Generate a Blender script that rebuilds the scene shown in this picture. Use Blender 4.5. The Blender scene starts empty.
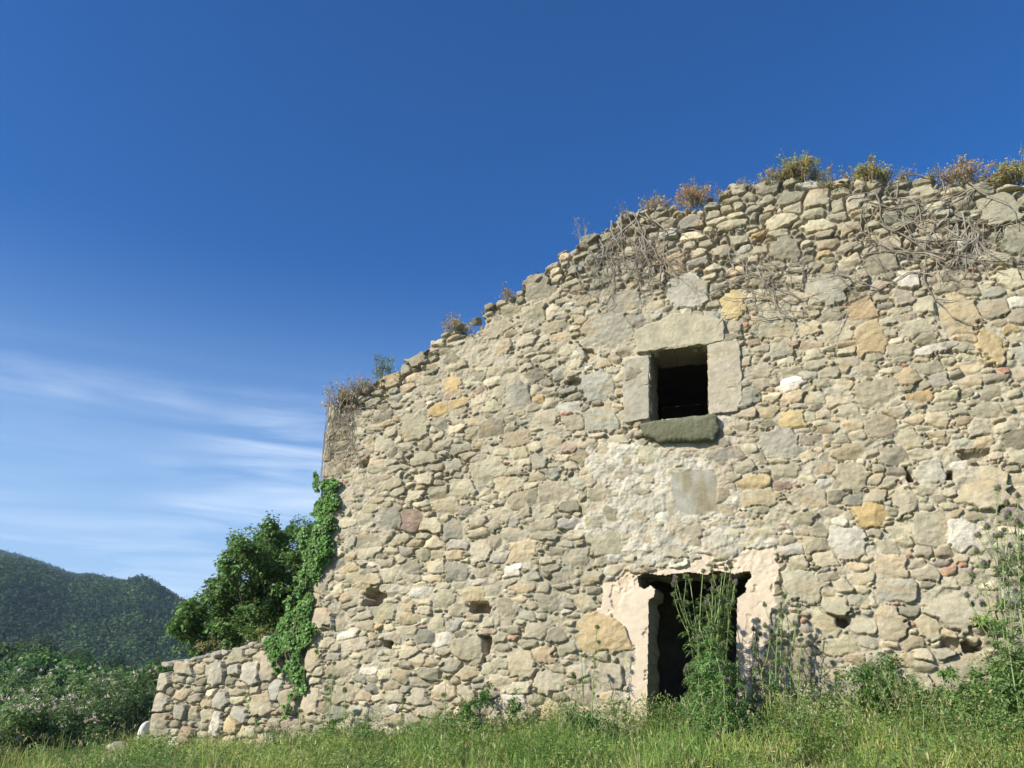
import bpy, bmesh, math, random
import numpy as np
from mathutils import Vector, noise as mnoise

# ------------------------------------------------------------------ camera, sky, sun, exposure
SC = bpy.context.scene
COL = SC.collection
PITCH = math.radians(21.5)
FPX = 740.0
CAM = np.array([0.0, 0.0, 1.6])
cd = bpy.data.cameras.new("camera")
cd.sensor_width = 36.0
cd.lens = FPX / 1024 * 36.0
cd.clip_start = 0.05
cd.clip_end = 6000
co = bpy.data.objects.new("camera", cd)
co.location = CAM
co.rotation_euler = (math.pi / 2 + PITCH, 0, 0)
COL.objects.link(co)
SC.camera = co

TH = math.radians(19)                       # the facade turns 19 degrees away from the picture plane
WU = np.array([math.cos(TH), -math.sin(TH), 0.0])
WN = np.array([-math.sin(TH), -math.cos(TH), 0.0])
WZ = np.array([0.0, 0.0, 1.0])

SUN_EL = math.radians(33)
sun_h = math.cos(math.radians(36)) * WN - math.sin(math.radians(36)) * WU   # 36 deg to the left of the wall normal
SUN_DIR = np.array([sun_h[0] * math.cos(SUN_EL), sun_h[1] * math.cos(SUN_EL), math.sin(SUN_EL)])
SUN_AZ = math.atan2(sun_h[0], sun_h[1])      # clockwise from +Y

world = bpy.data.worlds.new("World")
SC.world = world
world.use_nodes = True
wn = world.node_tree
wn.nodes.clear()
def N_(t, **k):
    n = wn.nodes.new(t)
    for a, b in k.items():
        setattr(n, a, b)
    return n
sky = N_("ShaderNodeTexSky", sky_type="NISHITA", sun_disc=False)
sky.sun_elevation = SUN_EL
sky.sun_rotation = SUN_AZ
sky.altitude = 900
sky.air_density = 1.0
sky.dust_density = 1.3
sky.ozone_density = 3.5
tc = N_("ShaderNodeTexCoord")
mp = N_("ShaderNodeMapping")
mp.inputs["Scale"].default_value = (1.3, 1.3, 13.0)
mp.inputs["Rotation"].default_value = (0.0, 0.06, 0.0)
nz = N_("ShaderNodeTexNoise")
nz.inputs["Scale"].default_value = 2.1
nz.inputs["Detail"].default_value = 9
nz.inputs["Roughness"].default_value = 0.56
nz.inputs["Distortion"].default_value = 0.9
rmp = N_("ShaderNodeValToRGB")
rmp.color_ramp.elements[0].position = 0.40
rmp.color_ramp.elements[1].position = 0.84
sep = N_("ShaderNodeSeparateXYZ")
mz = N_("ShaderNodeMapRange"); mz.interpolation_type = "SMOOTHSTEP"
mz.inputs[1].default_value = 0.38; mz.inputs[2].default_value = 0.27
mz.inputs[3].default_value = 0.0; mz.inputs[4].default_value = 1.0
mx = N_("ShaderNodeMapRange"); mx.interpolation_type = "SMOOTHSTEP"
mx.inputs[1].default_value = 0.15; mx.inputs[2].default_value = -0.2
mul1 = N_("ShaderNodeMath", operation="MULTIPLY")
mul2 = N_("ShaderNodeMath", operation="MULTIPLY")
mul3 = N_("ShaderNodeMath", operation="MULTIPLY"); mul3.inputs[1].default_value = 1.0
mixc = N_("ShaderNodeMixRGB")
mixc.inputs[2].default_value = (7.2, 8.0, 9.0, 1)
hsv = N_("ShaderNodeHueSaturation")
hsv.inputs["Saturation"].default_value = 1.55
hsv.inputs["Hue"].default_value = 0.511
bg = N_("ShaderNodeBackground")
bg.inputs["Strength"].default_value = 0.10
wo = N_("ShaderNodeOutputWorld")
nz2 = N_("ShaderNodeTexNoise")
nz2.inputs["Scale"].default_value = 1.0; nz2.inputs["Detail"].default_value = 3
mp2_ = N_("ShaderNodeMapping"); mp2_.inputs["Scale"].default_value = (2.2, 2.2, 6.0); mp2_.inputs["Location"].default_value = (0.35, 0.1, 0.4)
mr2 = N_("ShaderNodeMapRange"); mr2.interpolation_type = "SMOOTHSTEP"
mr2.inputs[1].default_value = 0.36; mr2.inputs[2].default_value = 0.64; mr2.inputs[3].default_value = 0.12; mr2.inputs[4].default_value = 1.0
mul0 = N_("ShaderNodeMath", operation="MULTIPLY")
L = wn.links.new
L(tc.outputs["Generated"], mp2_.inputs["Vector"]); L(mp2_.outputs[0], nz2.inputs["Vector"]); L(nz2.outputs["Fac"], mr2.inputs[0])
L(tc.outputs["Generated"], mp.inputs["Vector"]); L(mp.outputs[0], nz.inputs["Vector"])
L(nz.outputs["Fac"], rmp.inputs[0]); L(tc.outputs["Generated"], sep.inputs[0])
L(sep.outputs["Z"], mz.inputs[0]); L(sep.outputs["X"], mx.inputs[0])
L(rmp.outputs[0], mul0.inputs[0]); L(mr2.outputs[0], mul0.inputs[1]); L(mul0.outputs[0], mul1.inputs[0]); L(mz.outputs[0], mul1.inputs[1])
L(mul1.outputs[0], mul2.inputs[0]); L(mx.outputs[0], mul2.inputs[1])
L(mul2.outputs[0], mul3.inputs[0])
L(sky.outputs[0], hsv.inputs["Color"])
hz = N_("ShaderNodeMapRange"); hz.interpolation_type = "SMOOTHSTEP"
hz.inputs[1].default_value = 0.52; hz.inputs[2].default_value = 0.0; hz.inputs[3].default_value = 0.0; hz.inputs[4].default_value = 0.85
mixh = N_("ShaderNodeMixRGB"); mixh.inputs[2].default_value = (3.3, 4.9, 6.9, 1)
L(sep.outputs["Z"], hz.inputs[0]); L(hz.outputs[0], mixh.inputs[0])
L(hsv.outputs[0], mixh.inputs[1]); L(mixh.outputs[0], mixc.inputs[1]); L(mul3.outputs[0], mixc.inputs[0])
L(mixc.outputs[0], bg.inputs["Color"]); L(bg.outputs[0], wo.inputs["Surface"])

sd = bpy.data.lights.new("sun", "SUN")
sd.energy = 4.8
sd.angle = math.radians(0.53)
sd.color = (1.0, 0.945, 0.82)
so = bpy.data.objects.new("sun", sd)
so.rotation_euler = Vector(SUN_DIR).to_track_quat("Z", "Y").to_euler()
so.location = (-20, -30, 40)
COL.objects.link(so)

SC.view_settings.view_transform = "Standard"
SC.view_settings.look = "None"
SC.view_settings.gamma = 1.0
SC.view_settings.use_curve_mapping = False
SC.view_settings.exposure = 0.61
SC.cycles.volume_bounces = 0
SC.cycles.max_bounces = 8
SC.cycles.transparent_max_bounces = 8

HAZE_DENSITY = 0.00023

# ------------------------------------------------------------------ geometry helpers
def ray(px, py):
    a = (px - 512) / FPX
    b = -(py - 384) / FPX
    return np.array([a, math.cos(PITCH) - b * math.sin(PITCH), math.sin(PITCH) + b * math.cos(PITCH)])

WO = CAM + ray(705, 650) * 9.5
WO[2] = 0

def uv(px, py, off=0.0):
    d = ray(px, py)
    t = ((WO + WN * off - CAM) @ WN) / (d @ WN)
    P = CAM + d * t
    return np.array([(P - WO) @ WU, P[2]])

def uvs(pts, off=0.0):
    return np.array([uv(x, y, off) for x, y in pts])

def W3(u, v, h):
    u = np.asarray(u, float); v = np.asarray(v, float); h = np.asarray(h, float)
    return WO + u[..., None] * WU + v[..., None] * WZ + h[..., None] * WN

_RT = np.random.default_rng(11).random((256, 256))
def vnoise(x, y, s, seed=0):
    x = np.asarray(x, float) / s + seed * 17.31 + 500
    y = np.asarray(y, float) / s + seed * 9.77 + 500
    xi = np.floor(x).astype(np.int64); yi = np.floor(y).astype(np.int64)
    fx = x - xi; fy = y - yi
    fx = fx * fx * (3 - 2 * fx); fy = fy * fy * (3 - 2 * fy)
    a = _RT[yi & 255, xi & 255]; b = _RT[yi & 255, (xi + 1) & 255]
    c = _RT[(yi + 1) & 255, xi & 255]; d = _RT[(yi + 1) & 255, (xi + 1) & 255]
    return (a * (1 - fx) + b * fx) * (1 - fy) + (c * (1 - fx) + d * fx) * fy - 0.5
def fbm(x, y, s, o=3, seed=0):
    r = 0; a = 1.0
    for i in range(o):
        r = r + a * vnoise(x, y, s / 2 ** i, seed + i * 3.7)
        a *= 0.5
    return r
def sstep(a, b, x):
    t = np.clip((x - a) / (b - a), 0, 1)
    return t * t * (3 - 2 * t)
def inpoly(x, y, poly):
    r = np.zeros(np.shape(x), bool)
    n = len(poly)
    for i in range(n):
        x1, y1 = poly[i]; x2, y2 = poly[(i + 1) % n]
        if y1 == y2:
            continue
        c = ((y1 > y) != (y2 > y)) & (x < (x2 - x1) * (y - y1) / (y2 - y1) + x1)
        r ^= c
    return r
def polydist(x, y, poly):
    d = np.full(np.shape(x), 1e9)
    n = len(poly)
    for i in range(n):
        a = np.array(poly[i]); b = np.array(poly[(i + 1) % n]); e = b - a
        t = np.clip(((x - a[0]) * e[0] + (y - a[1]) * e[1]) / (e @ e), 0, 1)
        d = np.minimum(d, np.hypot(x - a[0] - t * e[0], y - a[1] - t * e[1]))
    return np.where(inpoly(x, y, poly), d, -d)

class MB:
    def __init__(s):
        s.v = []; s.f = []; s.c = []; s.n = 0
    def add(s, v, f, c=(0.5, 0.5, 0.5)):
        v = np.asarray(v, float).reshape(-1, 3)
        if len(v) == 0:
            return
        f = np.asarray(f, np.int64)
        if f.shape[1] == 3:
            f = np.concatenate([f, f[:, 2:3]], 1); f[:, 3] = -1 - s.n
        c = np.asarray(c, float)
        if c.ndim == 1:
            c = np.tile(c[:3], (len(v), 1))
        s.v.append(v); s.f.append(f + s.n); s.c.append(c[:, :3]); s.n += len(v)
    def build(s, name, mat, parent=None, smooth=True):
        me = bpy.data.meshes.new(name)
        if s.n:
            v = np.concatenate(s.v); f = np.concatenate(s.f); c = np.concatenate(s.c)
            fill(me, v, f, c, smooth)
        me.materials.append(mat)
        o = bpy.data.objects.new(name, me)
        COL.objects.link(o)
        if parent is not None:
            w = root_loc(parent)
            if s.n:
                off = np.array(w)
                n = len(me.vertices)
                me.vertices.foreach_set("co", (v - off).astype(np.float32).ravel())
                me.update()
            o.parent = parent
        return o

def root_loc(o):
    p = Vector(o.location)
    while o.parent:
        o = o.parent
        p = p + o.location
    return p

def fill(me, v, f, c, smooth):
    tri = f[:, 3] < 0
    nl = np.where(tri, 3, 4)
    tot = int(nl.sum())
    starts = np.concatenate([[0], np.cumsum(nl)[:-1]])
    mask = np.ones_like(f, bool); mask[tri, 3] = False
    loops = f[mask]
    me.vertices.add(len(v)); me.loops.add(tot); me.polygons.add(len(f))
    me.vertices.foreach_set("co", v.astype(np.float32).ravel())
    me.loops.foreach_set("vertex_index", loops.astype(np.int32))
    me.polygons.foreach_set("loop_start", starts.astype(np.int32))
    me.polygons.foreach_set("loop_total", nl.astype(np.int32))
    me.polygons.foreach_set("use_smooth", np.full(len(f), smooth, bool))
    a = me.color_attributes.new("Col", "FLOAT_COLOR", "POINT")
    cc = np.ones((len(v), 4), np.float32); cc[:, :3] = c
    a.data.foreach_set("color", cc.ravel())
    me.update(calc_edges=True)

def thing(name, label, cat, loc, group=None):
    o = bpy.data.objects.new(name, None)
    o.empty_display_size = 0.1
    COL.objects.link(o)
    o.location = Vector([float(q) for q in loc])
    o["label"] = label; o["category"] = cat
    if group:
        o["group"] = group
    return o
def tag(o, label, cat, group=None):
    o["label"] = label; o["category"] = cat
    if group:
        o["group"] = group
    return o
def setting(o, kind="structure"):
    o["kind"] = kind
    return o

def tube(mb, pts, rad, col, k=5):
    pts = np.asarray(pts, float); n = len(pts)
    rad = np.broadcast_to(np.asarray(rad, float), (n,))
    T = np.gradient(pts, axis=0)
    T /= np.linalg.norm(T, axis=1)[:, None] + 1e-9
    ref = np.array([0.3, 0.2, 1.0]) if abs(T.mean(0)[2]) < 0.8 else np.array([1.0, 0.3, 0.1])
    A = np.cross(T, ref); A /= np.linalg.norm(A, axis=1)[:, None] + 1e-9
    B = np.cross(T, A)
    an = np.linspace(0, 2 * math.pi, k, endpoint=False)
    V = pts[:, None, :] + rad[:, None, None] * (np.cos(an)[None, :, None] * A[:, None, :] + np.sin(an)[None, :, None] * B[:, None, :])
    i = np.arange(n - 1)[:, None] * k; j = np.arange(k)[None, :]; j2 = (j + 1) % k
    F = np.stack([i + j, i + j2, i + k + j2, i + k + j], -1).reshape(-1, 4)
    mb.add(V.reshape(-1, 3), F, col)

def unit(a):
    return a / (np.linalg.norm(a, axis=-1, keepdims=True) + 1e-9)

def leaves(mb, P, D, Nn, Ln, Wd, cols, fold=0.25, droop=0.15):
    """folded pointed leaves: P base points, D directions, Nn face normals"""
    P = np.asarray(P, float); n = len(P)
    if n == 0:
        return
    D = unit(np.asarray(D, float)); B = unit(np.cross(Nn, D)); M = np.cross(D, B)
    Ln = np.broadcast_to(np.asarray(Ln, float), (n,))[:, None]
    Wd = np.broadcast_to(np.asarray(Wd, float), (n,))[:, None]
    mid = P + D * Ln * 0.45
    V = np.stack([P, mid + B * Wd * 0.5 + M * Wd * fold, P + D * Ln - M * Ln * droop, mid - B * Wd * 0.5 + M * Wd * fold, mid + M * Ln * 0.02], 1)
    i = np.arange(n)[:, None] * 5
    F = np.concatenate([i + np.array([[0, 4, 1]]), i + np.array([[1, 4, 2]]), i + np.array([[2, 4, 3]]), i + np.array([[3, 4, 0]])], 0)
    cols = np.asarray(cols, float)
    if cols.ndim == 1:
        cols = np.tile(cols, (n, 1))
    mb.add(V.reshape(-1, 3), F, np.repeat(cols, 5, 0))

def rdir(rng, n):
    return unit(rng.normal(size=(n, 3)))

def colvar(rng, base, n, dv=0.25, dh=0.12):
    base = np.asarray(base, float)
    k = 1 + dv * rng.normal(size=(n, 1)).clip(-2, 2)
    h = 1 + dh * rng.normal(size=(n, 3)).clip(-2, 2)
    return np.clip(base * k * h, 0.004, 0.95)

# ------------------------------------------------------------------ materials
def new_mat(name):
    m = bpy.data.materials.new(name); m.use_nodes = True
    nt = m.node_tree; nt.nodes.clear()
    return m, nt
def stone_mat(name, vary=0.34, bump=0.5, fine=60.0, rough=0.93, dist=0.012):
    m, nt = new_mat(name)
    n = nt.nodes.new; l = nt.links.new
    out = n("ShaderNodeOutputMaterial"); b = n("ShaderNodeBsdfPrincipled")
    b.inputs["Roughness"].default_value = rough
    b.inputs["Specular IOR Level"].default_value = 0.25
    at = n("ShaderNodeAttribute"); at.attribute_name = "Col"
    tcx = n("ShaderNodeTexCoord")
    n1 = n("ShaderNodeTexNoise"); n1.inputs["Scale"].default_value = 9; n1.inputs["Detail"].default_value = 8; n1.inputs["Roughness"].default_value = 0.68
    n2 = n("ShaderNodeTexNoise"); n2.inputs["Scale"].default_value = fine; n2.inputs["Detail"].default_value = 5; n2.inputs["Roughness"].default_value = 0.7
    ad = n("ShaderNodeMath"); ad.operation = "ADD"
    mr = n("ShaderNodeMapRange")
    mr.inputs[1].default_value = 0.6; mr.inputs[2].default_value = 1.4
    mr.inputs[3].default_value = 1 - vary; mr.inputs[4].default_value = 1 + vary
    mu = n("ShaderNodeMixRGB"); mu.blend_type = "MULTIPLY"; mu.inputs[0].default_value = 1
    # grey-green lichen stains
    n3 = n("ShaderNodeTexNoise"); n3.inputs["Scale"].default_value = 3.1; n3.inputs["Detail"].default_value = 7; n3.inputs["Roughness"].default_value = 0.7
    r3 = n("ShaderNodeValToRGB"); r3.color_ramp.elements[0].position = 0.54; r3.color_ramp.elements[1].position = 0.72
    r3.color_ramp.elements[1].color = (0.4, 0.4, 0.4, 1)
    li = n("ShaderNodeMixRGB"); li.inputs[2].default_value = (0.23, 0.23, 0.19, 1)
    bp = n("ShaderNodeBump"); bp.inputs["Strength"].default_value = bump; bp.inputs["Distance"].default_value = dist * 1.5
    for t in (n1, n2, n3):
        l(tcx.outputs["Object"], t.inputs["Vector"])
    l(n1.outputs["Fac"], ad.inputs[0]); l(n2.outputs["Fac"], ad.inputs[1])
    l(ad.outputs[0], mr.inputs[0])
    l(n3.outputs["Fac"], r3.inputs[0]); l(r3.outputs[0], li.inputs[0]); l(at.outputs["Color"], li.inputs[1])
    l(li.outputs[0], mu.inputs[1]); l(mr.outputs[0], mu.inputs[2])
    l(mu.outputs[0], b.inputs["Base Color"])
    l(ad.outputs[0], bp.inputs["Height"]); l(bp.outputs[0], b.inputs["Normal"])
    l(b.outputs[0], out.inputs["Surface"])
    return m
def leaf_mat(name, trans=0.3, rough=0.55):
    m, nt = new_mat(name)
    n = nt.nodes.new; l = nt.links.new
    out = n("ShaderNodeOutputMaterial"); b = n("ShaderNodeBsdfPrincipled")
    b.inputs["Roughness"].default_value = rough
    b.inputs["Specular IOR Level"].default_value = 0.3
    at = n("ShaderNodeAttribute"); at.attribute_name = "Col"
    tcx = n("ShaderNodeTexCoord")
    n1 = n("ShaderNodeTexNoise"); n1.inputs["Scale"].default_value = 30; n1.inputs["Detail"].default_value = 4
    mr = n("ShaderNodeMapRange"); mr.inputs[3].default_value = 1.2; mr.inputs[4].default_value = 2.2
    mu = n("ShaderNodeMixRGB"); mu.blend_type = "MULTIPLY"; mu.inputs[0].default_value = 1
    tr = n("ShaderNodeBsdfTranslucent"); mx_ = n("ShaderNodeMixShader"); mx_.inputs[0].default_value = trans
    l(tcx.outputs["Object"], n1.inputs["Vector"]); l(n1.outputs["Fac"], mr.inputs[0])
    l(at.outputs["Color"], mu.inputs[1]); l(mr.outputs[0], mu.inputs[2])
    l(mu.outputs[0], b.inputs["Base Color"]); l(mu.outputs[0], tr.inputs["Color"])
    l(b.outputs[0], mx_.inputs[1]); l(tr.outputs[0], mx_.inputs[2]); l(mx_.outputs[0], out.inputs["Surface"])
    return m
M_WALL = stone_mat("rubble_stone_material", bump=0.75)
M_PLASTER = stone_mat("lime_plaster_material", vary=0.16, bump=0.35, fine=90, rough=0.95)
M_DRESSED = stone_mat("dressed_stone_material", vary=0.34, bump=0.6, fine=110, rough=0.95, dist=0.008)
M_BARK = stone_mat("bark_material", vary=0.3, bump=0.6, fine=80)
M_TWIG = stone_mat("dry_twig_material", vary=0.25, bump=0.3, fine=120)
M_LEAF = leaf_mat("leaf_material", 0.38, 0.5)
M_IVY = leaf_mat("ivy_leaf_material", 0.25, 0.42)
M_GRASS = leaf_mat("grass_material", 0.4, 0.6)
M_DRY = leaf_mat("dry_leaf_material", 0.3, 0.8)
M_FLOWER = leaf_mat("flower_material", 0.3, 0.7)
M_FOREST = leaf_mat("forest_canopy_material", 0.2, 0.9)
M_SOIL = stone_mat("soil_material", vary=0.4, bump=0.6, fine=25)

# ------------------------------------------------------------------ ground, hills
base_pts = [(-14.0, 0.22), (-8.4, 0.42), (-5.9, 0.62), (-0.4, 0.98), (3.5, 1.18), (9.0, 1.45), (20.0, 1.7)]
BU = np.array([b[0] for b in base_pts]); BZ = np.array([b[1] for b in base_pts])
def wall_ud(x, y):
    dx = x - WO[0]; dy = y - WO[1]
    return dx * WU[0] + dy * WU[1], dx * WN[0] + dy * WN[1]
def gz(x, y):
    x = np.asarray(x, float); y = np.asarray(y, float)
    u, d = wall_ud(x, y)
    zb = np.interp(u, BU, BZ)
    slope = np.where(d > 0, np.minimum(d, 14) * np.interp(u, [-9, -6, -1, 30], [0.022, 0.035, 0.088, 0.088]), np.maximum(d, -6) * 0.03)
    z = zb - slope
    r = np.hypot(x, y)
    z = z + fbm(x, y, 2.3, 3, 5) * 0.10 * np.exp(-r / 60)
    fall = sstep(16, 90, r)
    z = z * (1 - fall) + fall * (-7.0 + 2.5 * fbm(x, y, 60, 2, 8))
    return z

# elevation of the two ridges above the horizon, by azimuth
def ridge_profile(pts):
    az = []; el = []
    for px, py in pts:
        d = ray(px, py)
        az.append(math.atan2(d[0], d[1])); el.append(d[2] / math.hypot(d[0], d[1]) - 0.004)
    return np.array(az), np.array(el)
R_NEAR = ridge_profile([(-600, 560), (-300, 540), (-120, 552), (0, 570), (35, 575), (70, 586), (98, 584), (115, 588), (124, 588), (133, 585), (142, 584), (150, 587), (160, 594), (181, 606), (200, 616), (230, 628), (280, 648), (420, 655), (700, 640), (1300, 620)])
R_FAR = ridge_profile([(-600, 500), (-300, 522), (-120, 535), (0, 549), (35, 559), (60, 568), (75, 573), (94, 573), (115, 584), (135, 594), (180, 612), (300, 640), (600, 640), (1300, 600)])
D_NEAR, D_FAR = 860.0, 1230.0
def hill_z(az, r):
    en = np.interp(az, *R_NEAR) * D_NEAR + CAM[2]
    ef = np.interp(az, *R_FAR) * D_FAR + CAM[2]
    x = np.sin(az) * r; y = np.cos(az) * r
    rr = fbm(x, y, 130, 3, 21) * 24
    tn = np.clip((r - 260) / (D_NEAR - 260), 0, 1); bn = np.where(r < D_NEAR, sstep(0, 1, tn ** 0.8), np.exp(-((r - D_NEAR) / 220) ** 2))
    tf = np.clip((r - 860) / (D_FAR - 860), 0, 1); bf = np.where(r < D_FAR, sstep(0, 1, tf), np.exp(-((r - D_FAR) / 250) ** 2))
    zn = -9 + (en + 9) * bn + rr * np.minimum(bn, 1 - bn) * 2.0
    zf = -9 + (ef + 9) * bf + rr * np.minimum(bf, 1 - bf) * 2.0
    return np.maximum(zn, zf)

def build_ground():
    nr, na = 150, 240
    r = np.concatenate([[0], np.geomspace(0.35, 1480, nr)])
    a = np.linspace(0, 2 * math.pi, na, endpoint=False)
    R, A = np.meshgrid(r, a, indexing="ij")
    X = np.sin(A) * R; Y = 8 + np.cos(A) * R
    Z = gz(X, Y)
    V = np.stack([X, Y, Z], -1).reshape(-1, 3)
    i = np.arange(nr)[:, None] * na; j = np.arange(na)[None, :]; j2 = (j + 1) % na
    F = np.stack([i + j, i + na + j, i + na + j2, i + j2], -1).reshape(-1, 4)
    mb = MB(); n = fbm(X, Y, 1.1, 3, 4).ravel()
    c = np.array([0.085, 0.085, 0.035]) * (1 + n[:, None])
    mb.add(V, F[:, ::-1], c)
    setting(mb.build("ground", M_SOIL))
build_ground()

def build_hills():
    az = np.linspace(math.radians(-75), math.radians(60), 260)
    r = np.linspace(200, 1440, 150)
    A, R = np.meshgrid(az, r, indexing="ij")
    Z = hill_z(A, R)
    V = np.stack([np.sin(A) * R, np.cos(A) * R, Z], -1).reshape(-1, 3)
    n = len(r); i = np.arange(len(az) - 1)[:, None] * n; j = np.arange(n - 1)[None, :]
    F = np.stack([i + j, i + j + 1, i + n + j + 1, i + n + j], -1).reshape(-1, 4)
    mb = MB(); mb.add(V, F, (0.035, 0.05, 0.022))
    setting(mb.build("hills", M_SOIL))
    # forest canopy on the hills
    rng = np.random.default_rng(5)
    n = 52000
    az = rng.uniform(math.radians(-54), math.radians(-17), n)
    r = np.concatenate([rng.uniform(0.05, 1, n * 6 // 10) ** 0.75 * 640 + 235, rng.uniform(900, 1250, n - n * 6 // 10)])
    x = np.sin(az) * r; y = np.cos(az) * r; z = hill_z(az, r)
    size = rng.uniform(1.5, 3.0, n)
    tall = np.where(rng.random(n) < 0.25, 1.8, 1.0)
    k = 22
    d = rdir(rng, n * k).reshape(n, k, 3); d[..., 2] = np.abs(d[..., 2]) * 1.1
    rad = size[:, None, None] * (0.75 + 0.35 * rng.random((n, k, 1)))
    P = np.stack([x, y, z + size * 0.4], -1)[:, None, :] + d * rad * np.stack([np.ones(n), np.ones(n), tall], -1)[:, None, :]
    hue = np.where(vnoise(x, y, 60, 3)[:, None] > 0.05, np.array([[0.036, 0.066, 0.018]]), np.array([[0.015, 0.034, 0.013]]))
    c = hue * (1 + 0.28 * rng.normal(size=(n, 1)).clip(-2, 2))
    c = np.repeat(c, k, 0) * (1 + 0.15 * rng.normal(size=(n * k, 1)).clip(-2, 2))
    dd = d.reshape(-1, 3); nn = unit(dd + 0.5 * rdir(rng, n * k))
    tt = unit(np.cross(nn, rdir(rng, n * k))); bb = np.cross(nn, tt)
    mb = MB(); s = (np.repeat(size, k) * rng.uniform(0.12, 0.34, n * k))[:, None]
    Pc = P.reshape(-1, 3); jj = lambda: rng.uniform(0.6, 1.2, (n * k, 1))
    V = np.stack([Pc + tt * s * jj(), Pc + bb * s * jj(), Pc - tt * s * jj(), Pc - bb * s * jj()], 1)
    mb.add(V.reshape(-1, 3), np.arange(n * k * 4).reshape(-1, 4), np.repeat(np.clip(c, 0.005, 1), 4, 0))
    setting(mb.build("hill_forest", M_FOREST), "stuff")
build_hills()

# ------------------------------------------------------------------ rubble masonry generator
PAL = [((0.405, 0.36, 0.252), 0.40), ((0.355, 0.315, 0.22), 0.24), ((0.48, 0.42, 0.285), 0.18), ((0.335, 0.312, 0.24), 0.08),
       ((0.54, 0.50, 0.40), 0.045), ((0.44, 0.355, 0.225), 0.045), ((0.45, 0.33, 0.17), 0.012), ((0.38, 0.285, 0.21), 0.008)]
def masonry(u0, u1, v0, v1, step, seed, classes, special, tilt, dry, flush):
    rng = np.random.default_rng(seed)
    res = 0.02
    nu, nv = int((u1 - u0) / res) + 1, int((v1 - v0) / res) + 1
    occ = np.zeros((nv, nu), bool)
    S = []                                  # u, v, a, b, rot, p, colour, level, relief
    pc = np.array([c for c, w in PAL]); pw = np.array([w for c, w in PAL]); pw = pw / pw.sum()
    def local(uc, vc, a, b, rot, p, m, r0, un, vn, st):
        e = max(a, b) * m
        i0 = max(int((uc - e - u0) / st), 0); i1 = min(int((uc + e - u0) / st) + 2, un)
        j0 = max(int((vc - e - v0) / st), 0); j1 = min(int((vc + e - v0) / st) + 2, vn)
        return i0, i1, j0, j1
    def test(uc, vc, a, b, rot, p):
        i0, i1, j0, j1 = local(uc, vc, a, b, rot, p, 1.0, u0, nu, nv, res)
        if i1 <= i0 or j1 <= j0:
            return None
        x = u0 + np.arange(i0, i1)[None, :] * res - uc; y = v0 + np.arange(j0, j1)[:, None] * res - vc
        c, s = math.cos(rot), math.sin(rot)
        xx = np.abs(x * c + y * s) / a; yy = np.abs(-x * s + y * c) / b
        ins = xx ** p + yy ** p < 1.0
        return i0, i1, j0, j1, ins
    for sp in special:
        t = test(*sp["g"])
        if t:
            occ[t[2]:t[3], t[0]:t[1]] |= t[4]
        S.append(list(sp["g"]) + [np.array(sp["c"]), sp.get("lv", 0.0), sp.get("rl", 0.03)])
    area = (u1 - u0) * (v1 - v0)
    for r, frac, tries, ov in classes:
        lim = frac * area; got = 0.0
        for _ in range(tries):
            a = r * rng.uniform(0.8, 1.2); b = a * (rng.uniform(0.36, 0.74) if rng.random() < 0.90 else rng.uniform(0.85, 1.1))
            uc = rng.uniform(u0, u1); vc = rng.uniform(v0, v1)
            rot = tilt(uc, vc) + rng.normal() * (0.11 if r > 0.08 else 0.35)
            p = rng.choice([2.8, 4.0, 6.0, 10.0])
            t = test(uc, vc, a, b, rot, p)
            if t is None or t[4].sum() == 0:
                continue
            o = occ[t[2]:t[3], t[0]:t[1]]
            if (o & t[4]).sum() > ov * t[4].sum():
                continue
            o |= t[4]; got += a * b * 3.3
            col = pc[rng.choice(len(pc), p=pw)]
            if r < 0.07 and rng.random() < 0.045:
                col = np.array([0.38, 0.22, 0.15])
            col = col * (1 + 0.14 * np.clip(rng.normal(), -2, 2)) * (1 + 0.012 * rng.normal(size=3))
            lv = rng.normal() * (0.011 if r < 0.25 else 0.007)
            if r < 0.16 and rng.random() < 0.004:
                lv = -0.14                    # a stone has fallen out
            S.append([uc, vc, a, b, rot, p, col, lv, rng.uniform(0.018, 0.034)])
            if got > lim:
                break
    Su = np.array([[q[0], q[1], q[2], q[3], q[4], q[5], q[7], q[8]] for q in S])
    Sc = np.array([q[6] for q in S])
    us = np.arange(u0, u1 + step / 2, step); vs = np.arange(v0, v1 + step / 2, step)
    X, Y = np.meshgrid(us, vs)
    XW = X + fbm(X, Y, 0.22, 2, seed + 1) * 0.026 + fbm(X, Y, 0.05, 3, seed + 21) * 0.012
    YW = Y + fbm(X, Y, 0.22, 2, seed + 2) * 0.022 + fbm(X, Y, 0.05, 3, seed + 22) * 0.012
    F1 = np.full(X.shape, 9.0); F2 = np.full(X.shape, 9.0); ID = np.full(X.shape, -1, np.int32)
    rsh = np.random.default_rng(seed + 77)
    nS = len(Su); PT = np.zeros((nS, 6)); PO = np.ones((nS, 6))
    PT[:, :4] = np.arange(4) * math.pi / 2 + rsh.normal(size=(nS, 4)).clip(-2, 2) * 0.17
    PO[:, :4] = rsh.uniform(0.88, 1.06, (nS, 4))
    PT[:, 4:] = math.pi / 4 + rsh.integers(0, 4, (nS, 2)) * math.pi / 2 + rsh.normal(size=(nS, 2)) * 0.3
    PO[:, 4:] = rsh.uniform(0.92, 1.35, (nS, 2))
    SH = rsh.normal(size=(len(Su), 2)).clip(-1.8, 1.8) * np.array([0.13, 0.12])
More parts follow.
